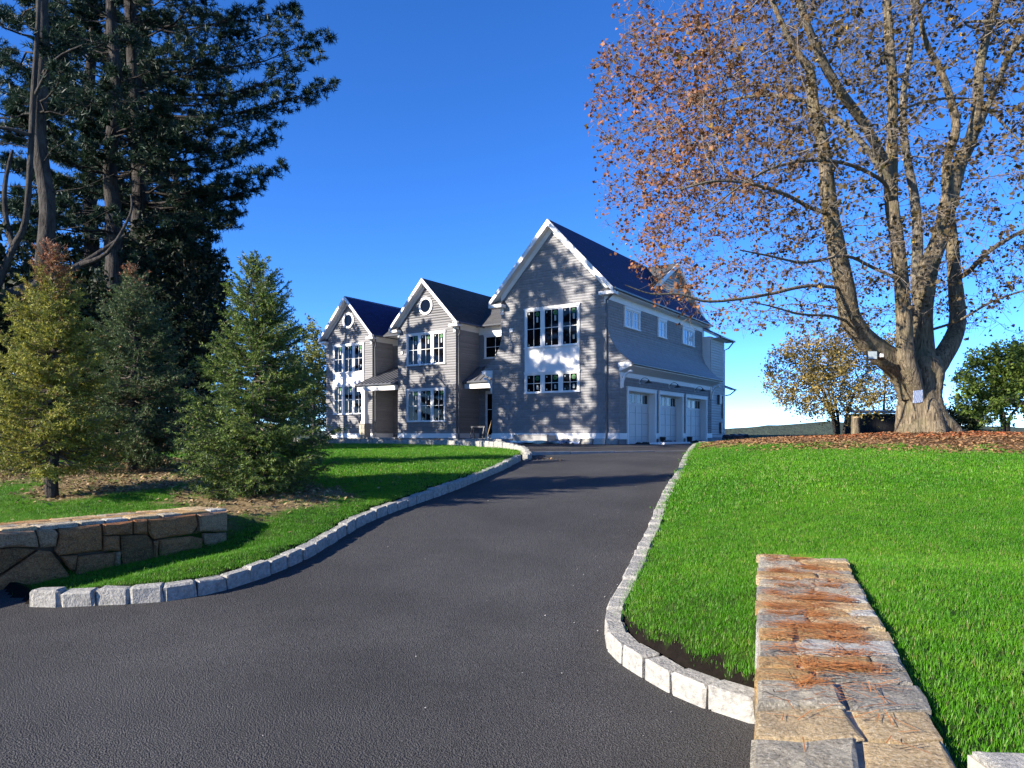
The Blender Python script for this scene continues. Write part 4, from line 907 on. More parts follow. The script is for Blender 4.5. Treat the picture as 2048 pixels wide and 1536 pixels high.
def radii(par, n0, tip=.006, ex=2.4):
    n = len(par); a = np.zeros(n); child = np.zeros(n, bool)
    for i in range(n-1, -1, -1):
        if a[i] == 0: a[i] = tip**ex
        if par[i] >= 0: a[par[i]] += a[i]
    return a**(1/ex)
# ---- the big maple --------------------------------------------------------
MZ = 20.0
def mp3(px, py, dz=0.0): return np.array(at_d(px, py, MZ+dz))
mz = H1(*MAPLE); maple = empty('maple_tree', (MAPLE[0], MAPLE[1], mz))
tag(maple, 'huge old maple with thick forking trunk and thinning rusty brown leaves', 'tree')
s_ = MZ/F
trunk = Bag(); limbs = []
base = [mp3(1851, 878), mp3(1850, 862), mp3(1846, 835), mp3(1842, 800), mp3(1842, 765), mp3(1843, 738), mp3(1843, 715)]
V, Q, C, r = limb_tube(base, np.array([62, 54, 44, 38, 36, 39, 33])*s_, 36, flute=[.32, .28, .22, .14, .10, .06, 0], seed=1, sub=6); trunk.add(V, Q)
LIMB = [([(1826,790,-.1),(1806,742,-.2),(1771,715,-.4),(1730,679,-.7),(1702,635,-1.0),(1692,588,-1.2),(1676,512,-1.5),(1659,412,-1.8),(1648,303,-2.0),(1628,217,-2.1),(1620,143,-2.2),(1594,105,-2.3),(1560,40,-2.5),(1520,-60,-2.6)],[26,29,25,21,20,19,17,15,12,10,8.5,6.5,5,3]),
 ([(1836,800,-.3),(1822,750,-.55),(1810,715,-.7),(1808,643,-.8),(1804,575,-.9),(1793,477,-1.0),(1783,399,-1.0),(1784,303,-1.1),(1784,173,-1.2),(1776,43,-1.2),(1770,-90,-1.2),(1764,-230,-1)],[16,20,18,15,14,13,12.5,11,9.5,8.5,7,4]),
 ([(1783,399,-1.0),(1771,330,-1.4),(1724,243,-2.0),(1680,182,-2.5),(1641,113,-2.9),(1611,43,-3.2),(1590,-40,-3.5),(1570,-120,-3.8)],[9,9,9,8.5,8,7,5,3]),
 ([(1783,395,-1.0),(1745,312,-.4),(1680,243,.3),(1628,208,.9),(1550,191,1.5),(1480,196,2.0),(1420,215,2.4)],[6,6.5,6,5,4.2,3,2]),
 ([(1850,760,.2),(1848,715,.4),(1844,629,.5),(1850,575,.5),(1858,535,.6),(1880,477,.7),(1897,403,.7),(1915,338,.8),(1941,282,.9),(1954,217,1.0),(1958,143,1.1),(1975,65,1.2),(1993,0,1.3),(2020,-120,1.4)],[22,23,21,20,20,18,17,15.5,13,11,10,9,8,5]),
 ([(1838,620,.6),(1832,564,.9),(1836,477,1.2),(1828,390,1.4),(1812,303,1.6),(1806,195,1.8),(1822,90,2),(1830,-60,2.2)],[11,12,11,10,8.5,7,5.5,4]),
 ([(1858,765,.2),(1876,726,.5),(1902,685,.8),(1915,643,1.1),(1909,560,1.4),(1906,499,1.6),(1897,412,1.8),(1893,325,2.0),(1912,260,2.1),(1904,208,2.2),(1880,139,2.3),(1854,90,2.4),(1838,20,2.5),(1825,-80,2.6)],[20,21,19,17,15,13.5,12,10.5,9.5,8.5,7.5,6,5,3]),
 ([(1945,280,.9),(1962,243,.6),(1993,173,.2),(2019,108,-.2),(2050,70,-.6),(2100,10,-1)],[7,7,6.5,6,5,3.5]),
 ([(1908,560,1.4),(1935,545,1.0),(1975,505,.4),(2030,470,-.2),(2110,430,-.8)],[5,5.5,5,4,3]),
 ([(1690,577,-1.2),(1615,572,-2.0),(1529,590,-2.6),(1420,603,-3.1),(1360,588,-3.4),(1303,588,-3.6),(1250,570,-3.8)],[5.5,5.2,4.4,3.6,2.8,2.0,1.2]),
 ([(1660,429,-1.8),(1620,415,-2.4),(1572,390,-3.0),(1507,369,-3.6),(1430,362,-4.1),(1360,380,-4.4)],[6,5.6,5,4,3,2]),
 ([(1780,400,-1.1),(1767,364,-1.6),(1702,330,-2.6),(1628,321,-3.4),(1550,334,-4.1),(1480,372,-4.6),(1420,420,-5)],[5.5,5.5,5,4.4,3.6,2.6,1.6]),
 ([(1800,560,-.9),(1745,535,-2),(1690,512,-2.9),(1610,525,-3.8),(1540,512,-4.5),(1480,500,-5)],[5,4.8,4.2,3.5,2.6,1.6]),
 ([(1700,645,-1.0),(1660,632,-1.6),(1600,628,-2.2),(1540,612,-2.8),(1500,604,-3.2)],[4.5,4,3.2,2.2,1.4]),
 ([(1862,660,.5),(1920,640,.0),(1980,605,-.6),(2050,580,-1.2),(2110,560,-1.6)],[4.5,4.2,3.6,3,2]),
 ([(1958,200,1.0),(1900,196,.4),(1840,206,-.4),(1800,225,-1.0),(1760,262,-1.5)],[4,4.2,4,3.4,2.4]),
 ([(1958,198,1.0),(1990,230,.2),(2020,262,-.5),(2048,290,-1.2)],[5,4.4,3.6,2.4]),
 ([(1975,65,1.2),(1930,45,.6),(2048,42,-.8),(2110,40,-1.2)],[3,4,5,5])]
nodes = []; par = []; lr = []
limbbag = Bag()
for k, (pp, rr) in enumerate(LIMB):
    pts = np.array([mp3(*q) for q in pp]); rad = np.array(rr)*s_*(.62 if k >= 9 else .93)
    V, Q, C, r = limb_tube(pts, rad, 12 if rr[0] < 12 else 18, seed=10+k, sub=4); (trunk if rr[0] >= 15 else limbbag).add(V, Q)
    for i in range(0, len(C), 2):
        if C[i][2] > mz+2.8: nodes.append(C[i]); par.append(-1); lr.append(r[i])
trunk.build('trunk', M['maplebark'], maple, (MAPLE[0], MAPLE[1], mz), smooth=True); limbbag.build('limb', M['maplelimb'], maple, (MAPLE[0], MAPLE[1], mz), smooth=True)
g = np.random.default_rng(3)
# crown envelope in (picture x, picture y at the tree's distance, depth)
NA = 7000; U = g.uniform(1165, 2330, NA*6); Vv = g.uniform(-330, 650, NA*6); Dz = g.uniform(-6.5, 6.5, NA*6)
lft = np.interp(Vv, [-330, -60, 120, 260, 420, 520, 600, 650], [1420, 1250, 1175, 1180, 1200, 1225, 1300, 1500])
rx_ = np.where(U < 1800, (1800-U)/(1800-lft), (U-1800)/500); ry_ = np.where(Vv < 250, (250-Vv)/620, (Vv-250)/430); rd_ = np.abs(Dz)/6.5
rr_ = np.sqrt(np.clip(rx_, 0, 9)**2.6+np.clip(ry_, 0, 9)**2.6*.55+rd_**2.4*.75)
shell = (rr_ < 1) & ((rr_ > .42) | (g.random(len(U)) < .25)) & (U > lft)
# gaps of sky: drop attraction points in some cells of a coarse noise
gp = _vn(U*.013+Dz*.35, Vv*.013-Dz*.2, 1.0, 11); dens = np.clip((gp-.30)*2.6, 0.05, 1)*np.where(Vv > 430, .55, 1)*np.where(U > 1800, .55, 1)
sel = shell & (g.random(len(U)) < dens); idx = np.nonzero(sel)[0][:NA]
A = np.stack([(U[idx]-CX)/F*MZ, MZ+Dz[idx], EYE-(Vv[idx]-HOR)/F*MZ], 1); A[:, 0] += 0
nd, pr = colonize(nodes, par, A, .30, 3.2, .42, g, iters=70, bias=(0, 0, .06), jit=.28)
n0 = len(nodes); rad_ = radii(pr, n0, .0050, 2.25); rad_ = np.clip(rad_, .0045, .07)
ch = np.arange(n0, len(nd)); pa = pr[ch]; r0 = np.where(pa < n0, np.minimum(rad_[ch]*1.25, np.array(lr)[np.minimum(pa, n0-1)]), rad_[pa])
V, Q = frusta(nd[pa], nd[ch], np.minimum(r0, rad_[ch]*1.6), rad_[ch], 5); bb = Bag(); bb.add(V, Q)
# twigs and leaves on the thin nodes
thin = ch[rad_[ch] < .017]
tw0 = np.repeat(nd[thin], 3, axis=0); td = rand_dirs(len(tw0), g); td[:, 2] -= .15; tw1 = tw0+td*g.uniform(.15, .50, len(tw0))[:, None]
V, Q = frusta(tw0, tw1, np.full(len(tw0), .0055), np.full(len(tw0), .003), 3); bb.add(V, Q)
bb.build('branches', M['twig'], maple, (MAPLE[0], MAPLE[1], mz))
def leafpoints(keepf, nper):
    P = np.concatenate([tw1+g.normal(0, .055, tw1.shape) for _ in range(nper)]+[tw0+(tw1-tw0)*.5+g.normal(0, .06, tw1.shape)])
    return P
P = leafpoints(None, 5); ux = (P[:, 0]/P[:, 1])*F+CX; uy = HOR-(P[:, 2]-EYE)*F/P[:, 1]
kp = np.interp(ux, [1160, 1450, 1650, 1800, 2100], [.95, .88, .6, .45, .85])*np.interp(uy, [-100, 200, 430, 600], [.95, 1.0, .75, .65])
kp = .8*kp*np.clip((_vn(P[:, 0]*1.25+3, P[:, 2]*1.25+P[:, 1]*.8, 1.0, 31)*.6+_vn(P[:, 0]*3.1+P[:, 1], P[:, 2]*3.1, 1.0, 33)*.4-.38)*6.5, .03, 1.5)
P = P[g.random(len(P)) < kp]; ux = (P[:, 0]/P[:, 1])*F+CX; n = len(P); q = g.random((n, 1)); side = np.clip((1640-ux)/300, 0, 1)[:, None]
rust = np.array([.30, .125, .050])*(1-q)+np.array([.18, .08, .042])*q; olive = np.array([.12, .075, .030])*(1-q)+np.array([.055, .045, .020])*q
cl = olive*(1-side)+rust*side; yel = g.random(n) < .03; cl[yel] = np.array([.33, .20, .04]); cl *= g.uniform(.65, 1.3, (n, 1))
V, Qs, Cc = leaves(P, .092, g, cl); mesh_np('crown', V-np.array([MAPLE[0], MAPLE[1], mz]), Qs, M['leaf'], maple, col=Cc)
# paper notice and floodlight on the maple
def bark_pt(px, py, d): return at_d(px, py, d)
pc = at_d(1836, 793, MZ-.80); pn = empty('paper_notice', pc); tag(pn, 'white paper notice in a clear sleeve pinned to the maple trunk', 'notice')
gx, gz_ = 7, 8; V = [];
for j_ in range(gz_+1):
    for i in range(gx+1):
        x_ = (i/gx-.5)*.345; z_ = (j_/gz_-.5)*.335; V.append((x_*.94+z_*.04, x_*.34+.012*.25*math.sin(i*2.1+j_*1.7), z_+x_*.10))
fs = [(j_*(gx+1)+i, j_*(gx+1)+i+1, (j_+1)*(gx+1)+i+1, (j_+1)*(gx+1)+i) for j_ in range(gz_) for i in range(gx)]
o = MB().add(V, fs).build('sheet', M['paper'], pn, recalc=False); sm = o.modifiers.new('thickness', 'SOLIDIFY'); sm.thickness = .004
fl = empty('floodlight', at_d(1748, 712, MZ-1.0)); tag(fl, 'square floodlight with grey lens strapped to the lowest maple limb', 'floodlight')
MB().box(-.20, .06, -.06, .02, -.10, .13).build('housing', M['metal'], fl, bevel=.012); MB().box(-.185, .045, -.068, -.0605, -.085, .115).build('lens', M['st_lab'], fl)
MB().box(.15, .24, -.05, .05, -.04, .06).build('sensor', M['white'], fl, bevel=.01); MB().tube([(.05, 0, 0), (.18, .02, -.02), (.3, .1, -.03), (.42, .3, -.05)], .03, 6).build('mount_arm', M['metal'], fl)

# ---- conifers -------------------------------------------------------------
def brush(P0, P1, g, nn, nl, wd, c1, c2, sp=.9):
    """Bottle-brush needles around twig segments."""
    n = len(P0); t_ = g.random((n, nn, 1)); a = P0[:, None, :]+(P1-P0)[:, None, :]*t_
    ax = (P1-P0); L = np.linalg.norm(ax, axis=1, keepdims=True)+1e-9; ax = ax/L
    rd = rand_dirs(n*nn, g).reshape(n, nn, 3); rd -= ax[:, None, :]*(rd*ax[:, None, :]).sum(-1, keepdims=True); rd /= np.linalg.norm(rd, axis=2, keepdims=True)+1e-9
    dr = rd*sp+ax[:, None, :]*g.uniform(.4, .9, (n, nn, 1)); dr /= np.linalg.norm(dr, axis=2, keepdims=True)
    sdv = np.cross(dr, rand_dirs(n*nn, g).reshape(n, nn, 3)); sdv /= np.linalg.norm(sdv, axis=2, keepdims=True)+1e-9
    ln = nl*g.uniform(.7, 1.2, (n, nn, 1)); tip = a+dr*ln
    V = np.stack([a-sdv*wd, a+sdv*wd, tip], 2).reshape(-1, 3); T = np.arange(len(V)).reshape(-1, 3)
    q = g.random((n, 1, 1)); q2 = g.random((n, nn, 1))*.35; k = np.clip(q*.8+q2, 0, 1)
    if c1.ndim == 1: C = c1*(1-k)+c2*k
    else: C = c1[:, None, :]*(1-k)+c2[:, None, :]*k
    return V, T, np.repeat(C.reshape(-1, 3), 3, axis=0)
def spruce(px, Z, ytop, Rmax, label, seed, c1, c2, browntop=0.0, barelow=.12, nwh=24, group=None, nn=8, nper=9, sparse=1.0):
    g = np.random.default_rng(seed); x = (px-CX)/F*Z; z0 = H1(x, Z); Ht = EYE-(ytop-HOR)/F*Z-z0; base = np.array([x, Z, z0])
    root = empty('spruce_tree', base); tag(root, label, 'tree', group)
    tb = Bag(); tp = [base+np.array([g.normal(0, .015)*k, g.normal(0, .015)*k, Ht*k/8-.1]) for k in range(9)]
    V, Q, C, r = limb_tube(tp, [.085*(1-k/8.4)+.006 for k in range(9)], 8, seed=seed); tb.add(V, Q); tb.build('trunk', M['pinebark'], root, base, True)
    S0, S1, B0, B1, BR, F_ = [], [], [], [], [], []
    for wv in range(nwh*2):
        f = barelow+(0.985-barelow)*(wv+g.uniform(-.3, .3))/(nwh*2); zc = z0+Ht*f; nb = int(nper*(1 if wv % 2 == 0 else .75)*(1 if f < .8 else .7))
        for b_ in range(nb):
            az = g.uniform(0, 2*np.pi); L = Rmax*((1-f)**.66*1.0+.03)*g.uniform(.62, 1.15)*(1-.35*max(0, .22-f)/.22)
            el = np.interp(f, [0, .3, .7, 1], [-.22, -.02, .35, .95])+g.normal(0, .1); m_ = 6
            tt = np.linspace(0, 1, m_); hd = np.array([np.cos(az), np.sin(az)]); path = np.zeros((m_, 3)); path[:, :2] = base[:2]+hd[None, :]*(tt*L*np.cos(el))[:, None]
            path[:, 2] = zc+tt*L*np.sin(el)-.16*L*np.sin(tt*np.pi*.9)*(1-f)+.12*L*tt**3
            B0.append(path[:-1]); B1.append(path[1:]); BR.append(np.linspace(.012, .004, m_-1)*(.5+L))
            ns = max(3, int(L/.055*sparse)); ts = np.linspace(.22, 1, ns)+g.uniform(-.02, .02, ns); ts = np.clip(ts, .1, 1)
            p = np.stack([np.interp(ts, tt, path[:, j]) for j in range(3)], 1); dirv = path[-1]-path[0]; dirv /= np.linalg.norm(dirv)+1e-9
            sv = np.cross(dirv, [0, 0, 1.]); sv /= np.linalg.norm(sv)+1e-9; sg = np.where(np.arange(ns) % 2 == 0, 1, -1)[:, None]
            sdir = dirv*.75+sv*sg*.8+np.array([0, 0, 1.])*g.normal(.0, .28, (ns, 1)); sdir /= np.linalg.norm(sdir, axis=1, keepdims=True)
            sl2 = (np.minimum(.34*L, .36)*(1-ts*.72)+.05)[:, None]*g.uniform(.7, 1.2, (ns, 1)); e = p+sdir*sl2; e[:, 2] -= .12*sl2[:, 0]
            S0.append(p); S1.append(e); F_.append(np.full(ns, f)); S0.append(path[2:-1]); S1.append(path[3:]); F_.append(np.full(m_-3, f))
            mid = p+(e-p)*.5; s2 = dirv*.9-sv*sg*.2+np.array([0, 0, 1.])*g.normal(0, .3, (ns, 1)); s2 /= np.linalg.norm(s2, axis=1, keepdims=True); S0.append(mid); S1.append(mid+s2*sl2*.55); F_.append(np.full(ns, f))
    B0 = np.concatenate(B0); B1 = np.concatenate(B1); BR = np.concatenate(BR); V, Q = frusta(B0, B1, BR, BR*.85, 4)
    # leader shoots
    S0.append(np.array([base+[0, 0, Ht*.93]])); S1.append(np.array([base+[0, 0, Ht]])); F_.append(np.array([1.]))
    S0 = np.concatenate(S0); S1 = np.concatenate(S1); F_ = np.concatenate(F_); V2, Q2 = frusta(S0, S1, np.full(len(S0), .0028), np.full(len(S0), .0018), 3)
    bb = Bag(); bb.add(V, Q); bb.add(V2, Q2); bb.build('branches', M['twig'], root, base)
    C1 = np.tile(np.array(c1), (len(S0), 1)); C2 = np.tile(np.array(c2), (len(S0), 1))
    if browntop > 0:
        k = (sstep(F_+g.normal(0, .05, len(F_)), 1-browntop*1.25, 1-browntop*.55))[:, None]; C1 = C1*(1-k)+np.array([.36, .15, .07])*k; C2 = C2*(1-k)+np.array([.22, .09, .045])*k
        k = ((g.random(len(F_)) < .06)*1.0)[:, None]; C1 = C1*(1-k)+np.array([.34, .20, .09])*k
    keep = np.ones(len(S0), bool)
    if browntop > 0: keep = (g.random(len(S0)) < np.where(F_ > 1-browntop*.5, .45, 1))
    nseg = np.clip((np.linalg.norm(S1-S0, axis=1)/.09).astype(int)+1, 1, 3)
    P0s, P1s, c1s, c2s = [], [], [], []
    for k in (1, 2, 3):
        mk = keep & (nseg == k)
        for j_ in range(k): P0s.append(S0[mk]+(S1-S0)[mk]*j_/k); P1s.append(S0[mk]+(S1-S0)[mk]*(j_+1)/k); c1s.append(C1[mk]); c2s.append(C2[mk])
    V, T, C = brush(np.concatenate(P0s), np.concatenate(P1s), g, nn, .044, .0066, np.concatenate(c1s), np.concatenate(c2s))
    mesh_np('crown', V-base, T, M['needle'], root, col=C); return root, len(T)
a_, na = spruce(105, 10.0, 484, 1.02, 'yellowing spruce with dead brown top behind the low stone wall', 1, (.46, .42, .06), (.14, .17, .03), .20, .15, 22, nn=8, nper=9, sparse=.95)
b__, nb_ = spruce(268, 13.0, 533, 1.25, 'blue green spruce with a bare brown leader between two other spruces', 2, (.125, .175, .055), (.045, .08, .03), .07, .10, 22, nn=8, nper=9, sparse=.85)
c__, nc_ = spruce(512, 10.5, 518, 1.24, 'full dark green spruce with branches down to the mulch by the drive', 3, (.22, .29, .045), (.045, .09, .02), 0, .045, 25, nn=7, nper=10, sparse=1.0)
# tall white pines
def pine(px, Z, Ht, cb, Lf, label, seed, right_tips=(), c1=(.030, .060, .030), c2=(.012, .028, .016), tr=.30, lean=0, dead=0, dens=1.0, trunkmat='pinebark', nwh=24, group=None, name='pine_tree', wd=.014):
    g = np.random.default_rng(seed); x = (px-CX)/F*Z; z0 = H1(x, Z); base = np.array([x, Z, z0]); root = empty(name, base); tag(root, label, 'tree', group)
    nseg_ = 10; tp = np.array([base+np.array([lean*Ht*(k/nseg_)**2*.0+g.normal(0, .10)*(k > 0)+lean*k/nseg_, g.normal(0, .08), Ht*k/nseg_-(.25 if k == 0 else 0)]) for k in range(nseg_+1)])
    V, Q, C, r = limb_tube(tp, [tr*(1-.86*k/nseg_) for k in range(nseg_+1)], 12, seed=seed); tb = Bag(); tb.add(V, Q); tb.build('trunk', M[trunkmat], root, base, True)
    def tr_at(z): return np.array([np.interp(z, C[:, 2], C[:, 0]), np.interp(z, C[:, 2], C[:, 1]), z])
    BP = []
    for wv in range(nwh):
        f = cb+(1-cb)*(wv+g.uniform(-.3, .3))/nwh
        for b_ in range(int(g.integers(4, 7))):
            az = g.uniform(0, 2*np.pi); L = Lf(f)*g.uniform(.6, 1.1); p0 = tr_at(z0+Ht*f); el = np.interp(f, [0, .5, 1], [-.05, .12, .7])+g.normal(0, .10)
            BP.append((p0, p0+np.array([np.cos(az)*np.cos(el), np.sin(az)*np.cos(el), np.sin(el)])*L))
    for (tx, ty, dz) in right_tips:
        e = np.array(at_d(tx, ty, Z+dz)); p0 = tr_at(e[2]-.12*np.linalg.norm(e[:2]-base[:2])); BP.append((p0, e))
    E0, E1, R0, TW0, TW1 = [], [], [], [], []
    for (p0, p1) in BP:
        L = np.linalg.norm(p1-p0); m_ = 7; tt = np.linspace(0, 1, m_)[:, None]; path = p0+(p1-p0)*tt; path[:, 2] -= .07*L*np.sin(tt[:, 0]*np.pi); path[1:-1] += g.normal(0, .03*L**.5, (m_-2, 3))
        E0.append(path[:-1]); E1.append(path[1:]); R0.append(np.linspace(.020*L**.7, .008, m_-1))
        dv = (p1-p0)/L; sv = np.cross(dv, [0, 0, 1.]); sv /= np.linalg.norm(sv)+1e-9; ns = int(max(6, L*8.5*dens)); ts = g.uniform(.22, 1.0, ns)**.8
        p = np.stack([np.interp(ts, tt[:, 0], path[:, j]) for j in range(3)], 1); sg = np.where(g.random(ns) < .5, 1, -1)[:, None]
        sdv = dv*g.uniform(.5, 1.1, (ns, 1))+sv*sg*g.uniform(.4, 1.0, (ns, 1))+np.array([0, 0, 1.])*g.normal(.12, .2, (ns, 1)); sdv /= np.linalg.norm(sdv, axis=1, keepdims=True)
        sl2 = ((.30*L*(1-ts)+.25).clip(.2, 1.15))[:, None]*g.uniform(.6, 1.2, (ns, 1)); e = p+sdv*sl2
        E0.append(p); E1.append(e); R0.append(np.full(ns, .006))
        for k in range(6):
            q = p+(e-p)*g.uniform(.35, 1.0, (ns, 1)); d2 = sdv*.8+rand_dirs(ns, g)*.75+np.array([0, 0, .25]); d2 /= np.linalg.norm(d2, axis=1, keepdims=True); TW0.append(q); TW1.append(q+d2*g.uniform(.07, .16, (ns, 1)))
    if dead:
        for k in range(dead):
            zz = z0+Ht*g.uniform(.08, cb+.18); p0 = tr_at(zz); az = g.uniform(0, 6.28); L = g.uniform(.6, 2.6); e = p0+np.array([np.cos(az), np.sin(az)*.5, g.uniform(-.15, .3)])*L
            md = (p0+e)/2+g.normal(0, .08, 3); E0.append(np.array([p0, md])); E1.append(np.array([md, e])); R0.append(np.array([.014, .008]))
    V, Q = frusta(np.concatenate(E0), np.concatenate(E1), np.concatenate(R0), np.concatenate(R0)*.7, 4); bb = Bag(); bb.add(V, Q); bb.build('branches', M[trunkmat], root, base)
    V, T, C_ = brush(np.concatenate(TW0), np.concatenate(TW1), g, 8, .17, wd, np.array(c1), np.array(c2), 1.0); mesh_np('crown', V-base, T, M['needle'], root, col=C_); return len(T)
PG = 'tall pines behind the spruces'
tipsR = [(522,8,-.5),(500,-60,.5),(600,40,-1),(655,72,-.6),(640,112,-1.2),(668,165,-.8),(610,205,.4),(556,250,-1),(545,288,.2),(563,330,-.6),(500,345,-1.2),(522,372,-.3),(470,400,.6),(462,430,-.4),(430,470,-.5),(440,505,.4),(425,560,-.3),(420,610,.3),(590,20,.6),(520,180,1.0),(480,300,-1.0),(430,395,-.8),(450,230,-1.6),(400,330,-1.4),(380,250,-1.8),(360,170,-1.6),(420,100,-1.8),(470,60,-1.2),(395,450,-.8),(410,640,-.4),(400,700,-.2)]
nt_ = 0
nt_ += pine(268, 24, 27, .22, lambda f: np.interp(f, [.2, .35, .6, 1], [2.6, 3.6, 4.6, .6]), 'tall dark pine with long branches reaching out towards the house', 101, tipsR, tr=.34, dead=10, dens=1.1, nwh=19)
nt_ += pine(226, 22, 22, .30, lambda f: np.interp(f, [.2, .5, 1], [2.4, 3.0, .5]), 'straight dark pine trunk close beside the long branched pine', 102, [(330,300,-1),(150,250,-1),(120,150,-.5),(310,120,-1)], tr=.31, dead=14, dens=1.05, nwh=16)
nt_ += pine(187, 28, 27, .30, lambda f: np.interp(f, [.2, .5, 1], [3.2, 3.8, .6]), 'dark pine standing deeper in the wood behind the twin trunks', 103, [(60,200,-1),(300,420,0),(90,380,0),(20,330,-1)], tr=.36, dead=10, dens=1.05, nwh=17)
nt_ += pine(80, 18, 20, .42, lambda f: np.interp(f, [.2, .5, 1], [2.0, 2.6, .5]), 'grey barked pine with a long bare trunk and dead side twigs', 104, [(0,120,0),(150,60,0),(0,30,1)], tr=.25, dead=34, trunkmat='greybark', dens=.8, nwh=11)
nt_ += pine(-40, 25, 23, .12, lambda f: np.interp(f, [.1, .5, 1], [3.6, 3.8, .6]), 'pine on the edge of the wood with boughs low over the ground', 105, [(70,420,0),(60,330,0),(90,240,0)], tr=.32, dens=.85, nwh=16)
nt_ += pine(352, 38, 15.5, .10, lambda f: np.interp(f, [.1, .5, 1], [3.4, 3.0, .4]), 'shorter dark pine beyond the spruces at the corner of the house', 106, [], tr=.26, dens=1.1, nwh=20, wd=.026)
nt_ += pine(357, 44, 17.0, .08, lambda f: np.interp(f, [.1, .5, 1], [3.2, 2.8, .4]), 'dark pine just left of the left gable behind the full green spruce', 108, [], tr=.26, dens=1.0, nwh=20, wd=.026)
nt_ += pine(222, 27, 22, .14, lambda f: np.interp(f, [.1, .5, 1], [3.4, 3.2, .5]), 'added thick crowned pine hidden among the other trunks to shade the house', 109, [], tr=.3, dens=1.15, nwh=19, wd=.026)  # extra pine, added for its shade on the house front
nt_ += pine(285, 31.5, 20, .10, lambda f: np.interp(f, [.1, .5, 1], [3.4, 3.2, .5]), 'added thick crowned pine behind the long branched pine to shade the house', 110, [], tr=.3, dens=1.15, nwh=19, wd=.026)  # second hidden pine put in to cut the sun on the facade
# a bare leaning tree among the pines
bl = empty('bare_tree', at_d(-40, 905, 16.5)); tag(bl, 'bare grey leaning tree with a crooked forked stem among the pines', 'tree')
bb = Bag(); bz = np.array(bl.location)
for pp, rr in (([(-60,920,0),(-10,600,0),(25,500,0),(50,445,0),(60,330,0),(66,200,.1),(75,60,.1),(80,-60,.2)],[.13,.10,.075,.07,.065,.06,.05,.03]), ([(28,495,0),(12,440,.2),(10,370,.3),(25,300,.4)],[.09,.06,.05,.03]), ([(-20,606,-.3),(30,590,-.3),(95,560,-.2),(160,530,.2),(250,470,.5)],[.22,.18,.12,.07,.03]), ([(60,270,0),(0,255,-.3),(-60,270,-.5)],[.05,.04,.02]), ([(160,530,.2),(215,505,.1),(260,430,0),(262,390,0)],[.07,.045,.03,.015]), ([(70,190,.1),(110,120,-.2),(165,90,-.4)],[.04,.03,.012])):
    V, Q, C, r = limb_tube([np.array(at_d(px, py, 16.5+dz)) for px, py, dz in pp], rr, 9, seed=len(rr)); bb.add(V, Q)
bb.build('trunk', M['greybark'], bl, bz, True)
# leafy trees grown towards points in a lumpy crown
def leafy(name, label, px, Z, zc, Rx, Rz, seed, c1, c2, nleaf=5000, size=.12, na=500, trunks=1, group=None, bz=None, tr=.1, dsp=0, sparse=.9, branchmat='twig', cat='tree', lobed=False, h0=None):
    """crown centre height zc above ground, radii Rx, Rz"""
    g = np.random.default_rng(seed); x = (px-CX)/F*Z; z0 = H1(x, Z) if h0 is None else h0; base = np.array([x, Z, z0]); root = empty(name, base); tag(root, label, cat, group)
    A = rand_dirs(na*3, g)*(g.random((na*3, 1))**.4); lump = _vn(A[:, 0]*2.4+7, A[:, 2]*2.4+A[:, 1]*1.3, 1.0, seed)
    A = A[lump > .33][:na]; A = A*np.array([Rx, Rx, Rz])+base+np.array([0, 0, zc]); A = A[A[:, 2] > z0+.15]
    nodes, par, tb = [], [], Bag(); lrr = []
    for k in range(trunks):
        off = g.normal(0, .12*(trunks > 1), 2); top = base+np.array([off[0]*6, off[1]*6, max(zc*.75, .3)])
        pts = [base+np.array([off[0], off[1], -.2]), base+np.array([off[0]*2.0, off[1]*2.0, zc*.33])+g.normal(0, .04, 3), top]
        V, Q, C, r = limb_tube(pts, [tr, tr*.75, tr*.45], 8, seed=seed+k); tb.add(V, Q)
        for i in range(2, len(C)): nodes.append(C[i]); par.append(-1)
    tb.build('trunk', M[branchmat if branchmat != 'twig' else 'pinebark'], root, base, True)
    step = max(.18, Rx*.085); nd, pr = colonize(nodes, par, A, step, max(Rx, Rz)*1.3, step*1.15, g, iters=60, bias=(0, 0, .08), jit=.25)
    n0 = len(nodes); rad_ = np.clip(radii(pr, n0, .006, 2.3), .005, tr*.5); ch = np.arange(n0, len(nd)); pa = pr[ch]
    V, Q = frusta(nd[pa], nd[ch], np.minimum(rad_[pa], rad_[ch]*1.5), rad_[ch], 4); bb = Bag(); bb.add(V, Q); bb.build('branches', M[branchmat], root, base)
    thin = ch[rad_[ch] < .03] if len(ch) else np.arange(n0); i = g.integers(0, len(thin), nleaf); P = nd[thin[i]]+g.normal(0, step*.55, (nleaf, 3)); keep = (_vn(P[:, 0]*1.7, P[:, 2]*1.7+P[:, 1], 1.0, seed+5) > 1-sparse) & (P[:, 2] > z0+.03); P = P[keep]; n = len(P)
    q = g.random((n, 1)); cl = np.array(c1)*(1-q)+np.array(c2)*q; cl *= g.uniform(.7, 1.3, (n, 1)); V, Qs, Cc = leaves(P, size, g, cl, .1, lobed); mesh_np('crown', V-base, Qs, M['leaf'], root, col=Cc); return root
WG = 'dark understorey trees in the wood'
UL = ['dark leafy understorey tree behind the yellowing spruce', 'dark understorey tree at the foot of the bare trunked pine', 'low dark understorey tree between the yellowing and the blue green spruce', 'tall dark understorey tree behind the blue green spruce', 'narrow dark understorey tree rising past the full green spruce', 'dark understorey tree at the foot of the leaning bare tree', 'dark understorey tree under the shorter pine', 'big dark understorey tree deepest in the wood']
DL = ['low tangle of tan dry brush under the yellowing spruce', 'low tan dry brush under the blue green spruce', 'low tan dry brush behind the full green spruce']
